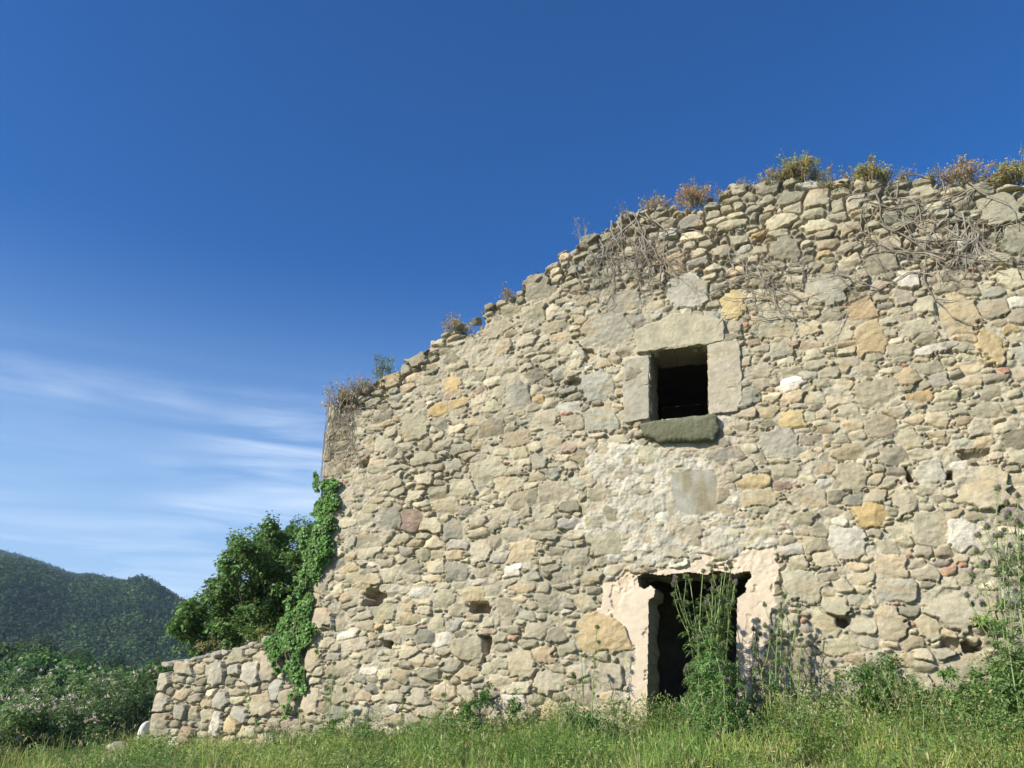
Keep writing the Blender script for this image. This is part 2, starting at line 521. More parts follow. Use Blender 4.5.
    for k, q in enumerate(Su):
        uc, vc, a, b, rot, p = q[:6]
        i0, i1, j0, j1 = local(uc, vc, a, b, rot, p, 1.75, u0, len(us), len(vs), step)
        if i1 <= i0 or j1 <= j0:
            continue
        x = XW[j0:j1, i0:i1] - uc; y = YW[j0:j1, i0:i1] - vc
        c, s = math.cos(rot), math.sin(rot)
        xr = x * c + y * s; yr = -x * s + y * c
        xr = xr * (1 + SH[k, 1] * np.clip(yr / b, -1.6, 1.6)) + SH[k, 0] * yr
        xr = xr / a; yr = yr / b
        d = 0.0                               # a convex angular outline: four rough sides and one or two broken corners
        for th_, of_ in zip(PT[k], PO[k]):
            d = d + np.maximum((math.cos(th_) * xr + math.sin(th_) * yr) / of_, 0) ** 14
        d = d ** (1 / 14)
        f1 = F1[j0:j1, i0:i1]; f2 = F2[j0:j1, i0:i1]; idd = ID[j0:j1, i0:i1]
        less = d < f1
        f2[:] = np.where(less, f1, np.minimum(f2, d)); idd[less] = k; f1[less] = d[less]
    Q = Su[np.maximum(ID, 0)]
    m = (Q[..., 2] * 0.35 + Q[..., 3] * 0.65)
    t = np.minimum((F2 - F1) * 0.5 * m, (1.55 - F1) * m)
    t[ID < 0] = -0.02
    DR = dry(X, Y); FL = flush(X, Y)
    gap = 0.002 + 0.006 * (vnoise(X, Y, 0.3, seed + 5) + 0.5) + 0.004 * DR
    bev = np.minimum(0.007 + 0.012 * DR, m * 0.3) * (1 + 0.6 * vnoise(X, Y, 0.2, seed + 12))
    e = np.clip((t - gap) / bev, 0, 1)
    prof = 1 - (1 - e) ** 2.0
    rl = Q[..., 7]
    ox = X + ID * 3.17; oy = Y + ID * 1.93
    rngk = np.random.default_rng(seed + 9)
    G = rngk.normal(size=(len(Su), 2)) * 0.085
    gx = G[np.maximum(ID, 0), 0]; gy = G[np.maximum(ID, 0), 1]
    tl = np.clip(gx * (X - Q[..., 0]) + gy * (Y - Q[..., 1]), -0.03, 0.03)
    facet = np.abs(fbm(ox, oy * 1.7, 0.15, 3, seed + 3)) * -0.016 + fbm(ox, oy, 0.05, 3, seed + 4) * 0.010
    # cleaved facets: each stone is cut by three sloping planes
    KF = rngk.normal(size=(len(Su), 3, 2)); KF /= np.linalg.norm(KF, axis=2, keepdims=True)
    KO = rngk.uniform(-0.1, 0.6, (len(Su), 3)); KS = rngk.uniform(0.006, 0.040, (len(Su), 3))
    rx = (X - Q[..., 0]) / Q[..., 2]; ry = (Y - Q[..., 1]) / Q[..., 3]
    for q in range(3):
        kk = np.maximum(ID, 0)
        facet = facet - np.maximum(KF[kk, q, 0] * rx + KF[kk, q, 1] * ry - KO[kk, q], 0) * KS[kk, q]
    low = -0.05 - 0.035 * DR
    top = Q[..., 6] + rl * 0.5 + tl + facet + 0.016 * DR * np.clip(m / 0.15, 0, 1)
    stone = low + (top - low) * prof
    mort = -0.033 + fbm(X, Y, 0.10, 4, seed + 6) * 0.030 + fbm(X, Y, 0.035, 2, seed + 16) * 0.014 + 0.024 * FL - 0.04 * DR + 0.020 * vnoise(X, Y, 0.55, seed + 7)
    deep = Q[..., 6] < -0.1
    mort = np.where(deep & (e > 0.0), -1.0, mort)
    H = np.maximum(stone, mort)
    w = sstep(-0.005, 0.004, stone - mort)[..., None]
    sc = Sc[np.maximum(ID, 0)] * (1 + 0.16 * fbm(ox, oy, 0.22, 3, seed + 8)[..., None])
    warm = sstep(0.12, 0.42, fbm(ox * 0.8, oy * 1.6, 0.3, 2, seed + 18))[..., None]
    sc = sc * (1 - 0.5 * warm) + 0.5 * warm * np.array([0.45, 0.34, 0.19])
    mc = np.array([0.43, 0.385, 0.282]) * (1 + 0.20 * fbm(X, Y, 0.4, 3, seed + 10)[..., None])
    mc = mc * (1 - 0.22 * DR[..., None])
    C = mc * (1 - w) + sc * w
    lich = (DR * sstep(-0.15, 0.3, fbm(X, Y, 0.5, 3, seed + 11)))[..., None] * 0.5
    C = C * (1 - lich) + lich * np.array([0.25, 0.25, 0.19])
    return dict(X=X, Y=Y, H=H, C=C, ID=ID, S=Su, t=t, step=step, DR=DR)

def grid_cells(keepv):
    k = keepv
    return k[:-1, :-1] & k[1:, :-1] & k[:-1, 1:] & k[1:, 1:]
def add_grid(mb, V3, C, cells):
    nv, nu = V3.shape[:2]
    j, i = np.nonzero(cells)
    a = j * nu + i
    F = np.stack([a, a + 1, a + nu + 1, a + nu], -1)
    used = np.zeros(nv * nu, bool); used[F.ravel()] = True
    mapi = np.cumsum(used) - 1
    mb.add(V3.reshape(-1, 3)[used], mapi[F], C.reshape(-1, 3)[used])
def boundary(cells):
    """pairs of flat vertex indices round the kept cells, oriented"""
    nv, nu = cells.shape[0] + 1, cells.shape[1] + 1
    p = np.pad(cells, 1)
    c = p[1:-1, 1:-1]
    E = []
    idx = lambda j, i: j * nu + i
    j, i = np.nonzero(c & ~p[:-2, 1:-1]); E.append(np.stack([idx(j, i), idx(j, i + 1)], -1))
    j, i = np.nonzero(c & ~p[2:, 1:-1]); E.append(np.stack([idx(j + 1, i + 1), idx(j + 1, i)], -1))
    j, i = np.nonzero(c & ~p[1:-1, :-2]); E.append(np.stack([idx(j + 1, i), idx(j, i)], -1))
    j, i = np.nonzero(c & ~p[1:-1, 2:]); E.append(np.stack([idx(j, i + 1), idx(j + 1, i + 1)], -1))
    return np.concatenate(E)
def add_skirt(mb, V3, C, E, depth, seed, segs=7):
    """walls running back from the boundary: reveals, wall top, wall ends"""
    used, inv = np.unique(E.ravel(), return_inverse=True)
    inv = inv.reshape(-1, 2); n = len(used)
    P = V3.reshape(-1, 3)[used]; c = C.reshape(-1, 3)[used]
    layers = [P]
    d = np.broadcast_to(np.asarray(depth, float), (n,)) if np.ndim(depth) == 0 else depth[used]
    for s in range(1, segs + 1):
        q = P - WN * (d * s / segs)[:, None]
        su = (P - WO) @ WU
        ju = vnoise(q[:, 1] + su * 0.3, q[:, 2], 0.16, seed) * 0.05 * min(1, s / 2)
        jz = vnoise(q[:, 1] + 7, q[:, 2] + su, 0.16, seed + 30) * 0.06 * min(1, s / 2)
        q = q + WU * ju[:, None] + WZ * jz[:, None]
        layers.append(q)
    V = np.concatenate(layers)
    F = []
    for s in range(segs):
        F.append(np.stack([inv[:, 1] + s * n, inv[:, 0] + s * n, inv[:, 0] + (s + 1) * n, inv[:, 1] + (s + 1) * n], -1))
    mb.add(V, np.concatenate(F), np.tile(c, (segs + 1, 1)))

# ------------------------------------------------------------------ the ruined house
TOPPX = [(318, 404), (332, 401), (350, 391), (365, 386), (385, 377), (400, 364), (415, 355), (430, 346), (450, 327), (470, 318), (490, 302),
         (520, 291), (545, 271), (560, 251), (590, 236), (610, 223), (630, 212), (650, 205), (680, 203), (705, 199), (730, 188), (760, 181), (800, 178),
         (850, 181), (900, 174), (950, 178), (1000, 182), (1024, 182), (1100, 186), (1180, 190)]
TOP = uvs(TOPPX)
def top_v(u):
    return np.interp(u, TOP[:, 0], TOP[:, 1])
UL = float(uv(323.5, 420)[0])
WINDOW = uvs([(651, 352), (707, 346), (708, 416), (650, 420)])
DOOR = uvs([(637, 576), (648, 574), (665, 575), (690, 573), (706, 574), (720, 571), (735, 574), (750, 571), (752, 577), (746, 585), (744, 592), (737, 598),
            (736, 640), (737, 735), (647, 737), (648, 660), (649, 600), (653, 597), (655, 589), (650, 584), (644, 588), (638, 586)])
PLAST = uvs([(602, 584), (612, 574), (634, 571), (648, 562), (672, 560), (700, 555), (730, 552), (752, 545), (772, 546), (776, 566), (774, 606), (770, 640), (752, 668), (748, 735),
             (626, 735), (630, 690), (631, 655), (629, 624), (612, 622), (601, 612)])
LIME = uvs([(592, 452), (640, 446), (700, 448), (738, 440), (752, 480), (744, 510), (768, 548), (742, 556), (700, 562), (640, 566), (606, 566), (588, 520), (598, 485)])

def sp_from_px(poly, col, lv=0.0, rl=0.03, p=4.0, rot=None):
    q = uvs(poly); lo = q.min(0); hi = q.max(0)
    c = (lo + hi) / 2; a, b = (hi - lo) / 2
    r = 0.0 if rot is None else rot
    return dict(g=(c[0], c[1], a * 1.0, b * 1.0, r, p), c=col, lv=lv, rl=rl)
GREY = (0.37, 0.345, 0.262); BUFF = (0.46, 0.385, 0.25); OCH = (0.50, 0.37, 0.17); PALE = (0.62, 0.57, 0.46); TAN = (0.44, 0.38, 0.265); BLUE = (0.37, 0.36, 0.30)
BRICK = (0.43, 0.25, 0.175)
spec = [
    sp_from_px([(583, 318), (632, 346)], GREY, 0.005), sp_from_px([(576, 613), (629, 651)], (0.45, 0.35, 0.20), 0.01, p=5),
    sp_from_px([(951, 469), (1015, 504)], (0.46, 0.395, 0.26), 0.012, p=2.3), sp_from_px([(976, 196), (1024, 222)], (0.40, 0.365, 0.25), 0.02, p=2.4),
    sp_from_px([(1000, 224), (1050, 250)], (0.39, 0.36, 0.25), 0.01), sp_from_px([(852, 505), (886, 527)], OCH, 0.01, p=2.5),
    sp_from_px([(946, 519), (980, 548)], PALE, 0.008, p=2.3), sp_from_px([(538, 706), (572, 724)], BUFF, 0.02, p=2.5, rot=-0.25),
    sp_from_px([(818, 668), (861, 704)], GREY, 0.01), sp_from_px([(872, 605), (905, 638)], (0.46, 0.39, 0.27), 0.012, p=2.6),
    sp_from_px([(721, 292), (746, 316)], (0.50, 0.40, 0.20), 0.008, p=3), sp_from_px([(854, 321), (889, 350)], (0.46, 0.365, 0.21), 0.0, p=2.4),
    sp_from_px([(977, 325), (1008, 360)], (0.47, 0.37, 0.20), 0.0, p=2.4), sp_from_px([(847, 298), (878, 320)], (0.46, 0.34, 0.20), 0.012, p=4),
    sp_from_px([(806, 276), (850, 300)], (0.36, 0.335, 0.25), 0.012, p=3), sp_from_px([(934, 298), (980, 332)], (0.45, 0.37, 0.23), 0.005, p=2.6),
    sp_from_px([(668, 278), (708, 305)], (0.43, 0.40, 0.315), 0.01, p=2.5), sp_from_px([(895, 272), (922, 287)], PALE, 0.015, p=4),
    sp_from_px([(704, 312), (720, 326)], BLUE, 0.015, p=4), sp_from_px([(750, 314), (797, 334)], (0.42, 0.385, 0.27), 0.005, p=2.6),
    sp_from_px([(828, 528), (868, 556)], (0.48, 0.445, 0.36), 0.006, p=4), sp_from_px([(872, 556), (912, 578)], (0.49, 0.41, 0.28), 0.008, p=4),
    sp_from_px([(875, 580), (920, 600)], (0.37, 0.345, 0.27), 0.004, p=5), sp_from_px([(924, 590), (1000, 625)], (0.42, 0.375, 0.27), 0.0, p=3),
    sp_from_px([(833, 464), (872, 488)], (0.42, 0.365, 0.25), 0.012, p=2.5), sp_from_px([(915, 462), (945, 482)], (0.49, 0.45, 0.35), 0.02, p=2.6),
    sp_from_px([(890, 490), (918, 512)], (0.42, 0.37, 0.26), 0.012, p=2.5), sp_from_px([(760, 432), (800, 456)], (0.39, 0.36, 0.28), 0.005, p=4),
    sp_from_px([(778, 411), (806, 426)], (0.50, 0.39, 0.19), 0.006, p=5), sp_from_px([(736, 476), (772, 490)], (0.49, 0.39, 0.22), 0.006, p=5),
    sp_from_px([(738, 488), (778, 504)], (0.42, 0.365, 0.24), 0.008, p=5), sp_from_px([(832, 580), (850, 590)], TAN, 0.01), sp_from_px([(454, 638), (486, 659)], (0.41, 0.365, 0.25), 0.02, p=4),
    sp_from_px([(508, 650), (533, 676)], (0.42, 0.36, 0.24), 0.01, p=4), sp_from_px([(535, 672), (561, 694)], (0.45, 0.40, 0.29), 0.008, p=4),
    sp_from_px([(583, 408), (618, 430)], (0.40, 0.38, 0.29), 0.008, p=4), sp_from_px([(580, 374), (612, 398)], (0.38, 0.365, 0.29), 0.006, p=3),
    sp_from_px([(593, 664), (625, 690)], (0.42, 0.37, 0.27), 0.004, p=4), sp_from_px([(700, 372), (712, 380)], TAN, -0.02),
    sp_from_px([(668, 440), (706, 448)], (0.42, 0.38, 0.29), -0.02), sp_from_px([(940, 640), (962, 650)], TAN, -0.16), sp_from_px([(968, 634), (980, 646)], TAN, 0.0),
    sp_from_px([(366, 590), (384, 606)], TAN, -0.320, p=4), sp_from_px([(480, 634), (490, 658)], TAN, -0.322, p=5), sp_from_px([(470, 601), (488, 613)], TAN, -0.316, p=3),
    sp_from_px([(385, 640), (392, 650)], TAN, -0.314, p=3), sp_from_px([(360, 462), (368, 468)], TAN, -0.314, p=3), sp_from_px([(905, 466), (914, 484)], TAN, -0.315, p=3),
    sp_from_px([(945, 468), (955, 480)], TAN, -0.312, p=3), sp_from_px([(836, 617), (850, 627)], TAN, -0.315, p=3), sp_from_px([(960, 641), (984, 655)], TAN, -0.316, p=3),
    sp_from_px([(584, 348), (594, 358)], TAN, -0.12, p=4), sp_from_px([(940, 564), (958, 574)], BRICK, 0.004, p=3), sp_from_px([(956, 562), (968, 568)], BRICK, 0.004, p=3),
    sp_from_px([(995, 366), (1010, 372)], BRICK, 0.01, p=3), sp_from_px([(424, 402), (436, 408)], PALE, 0.02, p=3), sp_from_px([(428, 404), (446, 414)], OCH, 0.0, p=3),
]
# quoins down the left corner
rq = np.random.default_rng(77)
v = 0.45; k = 0
while v < 6.0:
    hgt = rq.uniform(0.24, 0.40); wid = (0.42, 0.26)[k % 2] * rq.uniform(0.8, 1.2)
    ul = UL - 0.14 * float(sstep(2.6, 0.9, np.array(v + 0.15)))
    spec.append(dict(g=(ul + wid / 2 + 0.01, v + hgt / 2, wid / 2 * 1.06, hgt / 2 * 1.02, rq.normal() * 0.03, 4.5), c=np.array(TAN) * rq.uniform(0.85, 1.15), lv=0.01, rl=0.04))
    v += hgt; k += 1

def f_dry(X, Y):
    depth = top_v(X) - Y + 0.5 * fbm(X, Y, 0.9, 2, 31)
    lim = 0.35 + 1.35 * sstep(-2.5, 0.5, X)
    d = 1 - sstep(lim * 0.7, lim * 1.25, depth)
    corner = (1 - sstep(0.0, 0.7, X - UL)) * sstep(2.5, 4.0, Y) * 0.5
    patch = sstep(0.10, 0.34, fbm(X, Y, 1.3, 2, 33)) * 0.55
    low = (1 - sstep(1.9, 2.6, Y)) * sstep(1.9, 2.3, X) * 0.4
    return np.clip(np.maximum(np.maximum(d, corner), np.maximum(patch, low)), 0, 1)
def f_flush(X, Y):
    return np.clip(0.45 + 1.2 * fbm(X, Y, 1.1, 3, 41), 0, 1)
def f_tilt(u, v):
    # courses dip to the left near the raked top, near level lower down
    d = float(top_v(u)) - v
    return 0.30 * math.exp(-max(d, 0) / 1.2) * (1 if u < 0 else 0.15) + 0.03
CLASSES = [(0.25, 0.025, 60, 0.03), (0.19, 0.10, 500, 0.07), (0.15, 0.22, 3000, 0.11), (0.118, 0.27, 8000, 0.14), (0.09, 0.20, 11000, 0.17), (0.062, 0.12, 12000, 0.18), (0.042, 0.09, 12000, 0.18), (0.03, 0.05, 10000, 0.2)]

house_z = 0.9
P0 = W3(np.array(0.0), np.array(house_z), np.array(-0.3))
house = thing("stone_house_ruin", "ruined rubble stone house front with a broken sloping top, square window and plastered doorway", "ruin", P0)

def edge_round(u):
    """the corner of the house is worn round: the face turns back over the last 40 cm"""
    x = np.clip((UL + 0.30 - u) / 0.30, 0, 1.2)
    return -0.16 * x ** 2.5

def build_house():
    g = masonry(UL - 0.24, 6.6, 0.15, 9.25, 0.0105, 3, CLASSES, spec, f_tilt, f_dry, f_flush)
    X, Y, H, C = g["X"], g["Y"], g["H"], g["C"]
    wob = fbm(X, Y, 0.12, 3, 51) * 0.10
    wob2 = fbm(X, Y, 0.12, 3, 52) * 0.10
    # ragged lime mortar field between window and door
    dl = polydist(X + wob, Y + wob2, LIME)
    ml = sstep(-0.18, 0.16, dl + 0.35 * fbm(X, Y, 0.35, 3, 53))
    lump = 0.013 + fbm(X, Y, 0.11, 4, 54) * 0.040 + np.abs(fbm(X, Y, 0.05, 3, 55)) * -0.020
    hl = np.where(ml > 0.01, -0.05 + 0.05 * ml + lump, -1)
    limec = np.array([0.49, 0.455, 0.36]) * (1 + 0.22 * fbm(X, Y, 0.3, 4, 56)[..., None])
    stain = sstep(0.12, 0.4, fbm(X, Y, 0.35, 3, 57))[..., None]
    limec = limec * (1 - 0.45 * stain) + 0.45 * stain * np.array([0.40, 0.30, 0.18])
    w = sstep(-0.004, 0.006, hl - H)[..., None]
    H = np.maximum(H, hl); C = C * (1 - w) + limec * w
    # smooth grey slab set in the lime under the window
    slab = uvs([(669, 473), (690, 468), (717, 471), (718, 512), (690, 516), (676, 510)])
    ds = polydist(X + wob * 0.3, Y + wob2 * 0.3, slab)
    ms = sstep(-0.01, 0.03, ds)
    hs = 0.002 + 0.010 * fbm(X, Y, 0.3, 3, 58)
    H = H * (1 - ms) + hs * ms
    bd = fbm(X, Y * 0.3, 0.2, 3, 59)[..., None]
    sw = sstep(-0.3, 0.35, bd); sc = sw * np.array([0.37, 0.355, 0.29]) + (1 - sw) * np.array([0.27, 0.235, 0.155])
    sc = sc * (1 + 0.15 * fbm(X, Y, 0.08, 3, 60)[..., None])
    C = C * (1 - ms[..., None]) + sc * ms[..., None]
    # smooth cream plaster round the door
    dp = polydist(X + wob * 0.3, Y + wob2 * 0.3, PLAST) + 0.11 * fbm(X, Y, 0.24, 5, 61)
    dp = dp - sstep(2.86, 2.98, Y) * (0.05 + 0.5 * (fbm(X, Y, 0.30, 4, 76) + 0.05)).clip(0, 1) * (1 - sstep(0.62, 0.80, X))
    mp_ = sstep(-0.004, 0.010, dp)
    hp = -0.003 + 0.012 * fbm(X, Y, 0.6, 3, 62) + 0.004 * fbm(X, Y, 0.05, 3, 65)
    pit = sstep(0.30, 0.36, fbm(X, Y, 0.17, 4, 63)) * sstep(0.5, 0.05, np.abs(dp))
    crack = sstep(0.022, 0.006, np.abs(fbm(X, Y, 0.5, 4, 68))) * (vnoise(X, Y, 0.7, 69) > -0.05)
    hp = hp - 0.024 * pit - 0.006 * crack
    upper = sstep(2.55, 2.9, Y)
    hp = hp - upper * (0.014 + 0.03 * np.abs(fbm(X, Y, 0.12, 3, 67)))
    H = H * (1 - mp_) + hp * mp_
    pcx = np.array([0.61, 0.50, 0.375]) * (1 + 0.09 * fbm(X, Y, 0.6, 3, 64)[..., None])
    pcx = pcx * (1 - 0.5 * pit[..., None]) + 0.5 * pit[..., None] * np.array([0.45, 0.36, 0.24])
    dirt = (sstep(0.0, 0.4, fbm(X, Y * 0.6, 0.28, 4, 74)) * 0.45 + 0.5 * sstep(1.9, 1.0, Y) * (fbm(X, Y, 0.2, 3, 75) + 0.6).clip(0, 1))[..., None]
    pcx = pcx * (1 - 0.4 * dirt) + 0.4 * dirt * np.array([0.50, 0.42, 0.29])
    pk = sstep(0.05, 0.5, fbm(X, Y, 0.5, 2, 66))[..., None]
    pcx = pcx * (1 - 0.3 * pk) + 0.3 * pk * np.array([0.68, 0.58, 0.46])
    wc = (mp_ > 0.35)
    C = np.where(wc[..., None], pcx, C)
    # bed for the dressed window stones
    H = H + edge_round(X)
    # keep whole stones below the broken top line
    ID = g["ID"]; S = g["S"]
    sv = S[:, 1]; su = S[:, 0]
    kst = sv + S[:, 3] * 0.45 < top_v(su)
    ok = np.where(ID >= 0, kst[np.maximum(ID, 0)], Y < top_v(X) - 0.1) & (Y < top_v(X) + 0.16)
    ok |= (Y < top_v(X) - 0.34)
    ok &= X > UL - 0.14 * sstep(2.6, 0.9, Y) + 0.02 * vnoise(X, Y, 0.25, 71) + 0.012 * vnoise(X, Y, 0.06, 72) + np.where(g["t"] < 0.012, 0.028, 0.0)
    ok &= ~inpoly(X + wob * 0.05, Y + wob2 * 0.05, WINDOW)
    ok &= ~inpoly(X + wob * 0.32 * sstep(2.2, 2.6, Y), Y + wob2 * 0.32, DOOR)
    cells = grid_cells(ok)
    V3 = W3(X, Y, H)
    pc = wc[:-1, :-1] & wc[1:, 1:] & cells
    mb = MB(); add_grid(mb, V3, C, cells & ~pc)
    E = boundary(cells)
    # the run back is deeper on the corner (gable) and ordinary wall thickness elsewhere
    depth = np.where(X < UL + 0.16, 3.6, 0.68)
    depth = np.where((Y < 8.9) & (Y > top_v(X) - 0.45), 0.55, depth)
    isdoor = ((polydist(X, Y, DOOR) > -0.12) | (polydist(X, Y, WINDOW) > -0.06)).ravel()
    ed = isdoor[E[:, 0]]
    add_skirt(mb, V3, C, E[~ed], depth.ravel(), 80)
    # back of the wall, coarse
    k = 8
    Xb, Yb, Cb, okb = X[::k, ::k], Y[::k, ::k], C[::k, ::k], ok[::k, ::k]
    cb = grid_cells(okb & (Yb < top_v(Xb) - 0.15))
    add_grid(mb, W3(Xb, Yb, -0.56 + 0.03 * fbm(Xb, Yb, 0.3, 2, 90)), Cb, cb)
    mb.build("wall", M_WALL, house)
    mp2 = MB(); add_grid(mp2, V3, C, pc)
    pl = mp2.build("door_plaster", M_PLASTER, house)
    pl["label"] = "patchy cream plaster round the doorway"
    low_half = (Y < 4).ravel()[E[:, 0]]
    mr = MB()
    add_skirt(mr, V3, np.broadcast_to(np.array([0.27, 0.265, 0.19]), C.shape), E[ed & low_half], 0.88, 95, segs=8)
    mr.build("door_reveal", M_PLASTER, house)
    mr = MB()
    add_skirt(mr, V3, np.broadcast_to(np.array([0.22, 0.20, 0.15]), C.shape), E[ed & ~low_half], 0.70, 96, segs=6)  # stone colour darkened here to carry the shade inside the window opening
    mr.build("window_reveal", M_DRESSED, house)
    return g
GW = build_house()

def wall_h(u, v):
    """masonry height at (u, v)"""
    s = GW["step"]; i = np.clip(((np.asarray(u) - GW["X"][0, 0]) / s).astype(int), 0, GW["X"].shape[1] - 1)
    j = np.clip(((np.asarray(v) - GW["Y"][0, 0]) / s).astype(int), 0, GW["X"].shape[0] - 1)
    return GW["H"][j, i] + edge_round(np.asarray(u))

def slab_part(name, pxpoly, front, radius, col, seed, mat=M_DRESSED, label=None, back=-0.22, rough=0.009, off=0.0, chip=0.03):
    poly = uvs(pxpoly, off)
    lo = poly.min(0) - 0.03; hi = poly.max(0) + 0.03
    us = np.arange(lo[0], hi[0], 0.0085); vs = np.arange(lo[1], hi[1], 0.0085)
    X, Y = np.meshgrid(us, vs)
    d = polydist(X + fbm(X, Y, 0.12, 3, seed) * chip, Y + fbm(X, Y, 0.12, 3, seed + 1) * chip, poly)
    e = np.clip(d / radius, 0, 1)
    pr = np.sqrt(np.clip(1 - (1 - e) ** 2, 0, 1))
    f = front + fbm(X, Y, 0.25, 4, seed + 2) * rough * 2 + fbm(X, Y, 0.04, 3, seed + 3) * rough * 0.6
    pitm = sstep(0.22, 0.40, fbm(X, Y, 0.07, 3, seed + 7)) * rough * 0.9
    f = f - 0.5 * pitm * (vnoise(X, Y, 0.3, seed + 9) > 0.1)
    edge = sstep(0.012, 0.0, d)
    H = f - radius * (1 - pr)
    H = np.where(d <= 0.009, back, H)
    ok = d > -0.004
    C = np.array(col) * (1 + 0.16 * fbm(X, Y, 0.2, 4, seed + 4)[..., None])
    tint = sstep(0.0, 0.4, fbm(X, Y, 0.3, 3, seed + 5))[..., None]
    C = C * (1 - 0.3 * tint) + 0.3 * tint * np.array([0.42, 0.34, 0.21]) * (np.mean(col) / 0.36)
    mb = MB(); add_grid(mb, W3(X, Y, H), C, grid_cells(ok))
    o = mb.build(name, mat, house)
    if label:
        o["label"] = label
    return o
slab_part("window_lintel", [(634, 331), (650, 324), (672, 314), (692, 312), (724, 320), (725, 342), (707, 345.5), (651, 351.5), (637, 355)], 0.040, 0.030, (0.41, 0.37, 0.26), 201, label="pale sandstone lintel with a rounded top over the window")
slab_part("window_jamb", [(624, 360), (650, 354), (650, 419), (625, 424), (622, 392)], 0.026, 0.022, (0.375, 0.345, 0.265), 211, label="grey stone jamb left of the window")
slab_part("window_jamb", [(707.5, 345), (737, 339), (742, 348), (743, 400), (738, 412), (708.5, 415.5)], 0.034, 0.026, (0.42, 0.375, 0.28), 221, label="paler stone jamb right of the window")
slab_part("window_sill", [(637, 425), (650, 421), (708, 415), (717, 414), (720, 430), (714, 441), (690, 443), (660, 443), (644, 438)], 0.12, 0.075, (0.135, 0.14, 0.085), 231, label="dark mossy stone sill under the window", rough=0.016, off=0.05)

def build_interior():
    def box(name, u0, u1, v0, v1, d0, d1, seed):
        mb = MB()
        def sheet(Pf, na, nb):
            s, t = np.meshgrid(np.linspace(0, 1, na), np.linspace(0, 1, nb))
            P = Pf(s, t)
            nn = fbm(P[..., 0] + P[..., 1], P[..., 2] + P[..., 1], 0.35, 3, seed)[..., None]
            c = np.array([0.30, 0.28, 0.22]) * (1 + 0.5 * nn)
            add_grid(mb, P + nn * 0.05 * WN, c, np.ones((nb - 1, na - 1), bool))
        f = lambda a, b, t: a + (b - a) * t
        sheet(lambda s, t: W3(f(u0, u1, s), f(v0, v1, t), np.full_like(s, d1)), 60, 40)
        sheet(lambda s, t: W3(np.full_like(s, u0), f(v0, v1, t), f(d0, d1, s)), 40, 40)
        sheet(lambda s, t: W3(np.full_like(s, u1), f(v0, v1, t), f(d0, d1, s)), 40, 40)
        sheet(lambda s, t: W3(f(u0, u1, s), np.full_like(s, v1), f(d0, d1, t)), 40, 40)
        sheet(lambda s, t: W3(f(u0, u1, s), np.full_like(s, v0), f(d0, d1, t)), 40, 40)
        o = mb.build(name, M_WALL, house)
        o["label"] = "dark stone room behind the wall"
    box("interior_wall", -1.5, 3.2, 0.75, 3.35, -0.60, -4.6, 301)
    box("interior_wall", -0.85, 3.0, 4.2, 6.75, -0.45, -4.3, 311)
    # broken wooden door head seen in the doorway
    mb = MB()
    for dep, dz in ((-0.20, 0.02), (-0.40, 0.03)):
        a = uv(634, 577); b = uv(752, 574)
        us = np.linspace(a[0] - 0.08, b[0] + 0.08, 14)
        tube(mb, W3(us, np.full(14, 2.90 + dz) + vnoise(us, us * 0, 0.3, 5) * 0.03, np.full(14, dep)), 0.075, (0.12, 0.09, 0.06), 8)
    mb.build("door_lintel", M_BARK, house)
build_interior()

# ------------------------------------------------------------------ loose stones
_bm = bmesh.new(); bmesh.ops.create_icosphere(_bm, subdivisions=4, radius=1.0)
ICO_V = np.array([q.co[:] for q in _bm.verts]); ICO_F = np.array([[q.index for q in f.verts] for f in _bm.faces]); _bm.free()
_bm = bmesh.new(); bmesh.ops.create_icosphere(_bm, subdivisions=2, radius=1.0)
ICO2_V = np.array([q.co[:] for q in _bm.verts]); ICO2_F = np.array([[q.index for q in f.verts] for f in _bm.faces]); _bm.free()
def rock(mb, c, a, b, d, rot, seed, col, axes=None):
    """a, b, d half sizes along the wall, up and out of the wall"""
    rng = np.random.default_rng(seed)
    v = np.sign(ICO_V) * np.abs(ICO_V) ** 0.6
    for _ in range(11):                      # cleaved flat faces
        nrm = unit(rng.normal(size=3)); lim = rng.uniform(0.55, 0.95)
        s = v @ nrm; v = v - np.maximum(s - lim, 0)[:, None] * nrm
    n = fbm(v[:, 0] + seed, v[:, 1] + v[:, 2] * 0.7, 0.5, 4, seed % 50) * 0.05
    v = v * (1 + n)[:, None] * np.array([a, b, d])
    ca, sa = math.cos(rot), math.sin(rot)
    v = np.stack([v[:, 0] * ca - v[:, 1] * sa, v[:, 0] * sa + v[:, 1] * ca, v[:, 2]], -1)
    U, Z, Nn = axes if axes is not None else (WU, WZ, WN)
    P = np.asarray(c) + v[:, :1] * U + v[:, 1:2] * Z + v[:, 2:] * Nn
    cc = np.array(col) * (1 + 0.2 * fbm(v[:, 0] * 3 + seed, v[:, 1] * 3, 0.3, 3, seed % 30)[:, None])
    mb.add(P, ICO_F, cc)

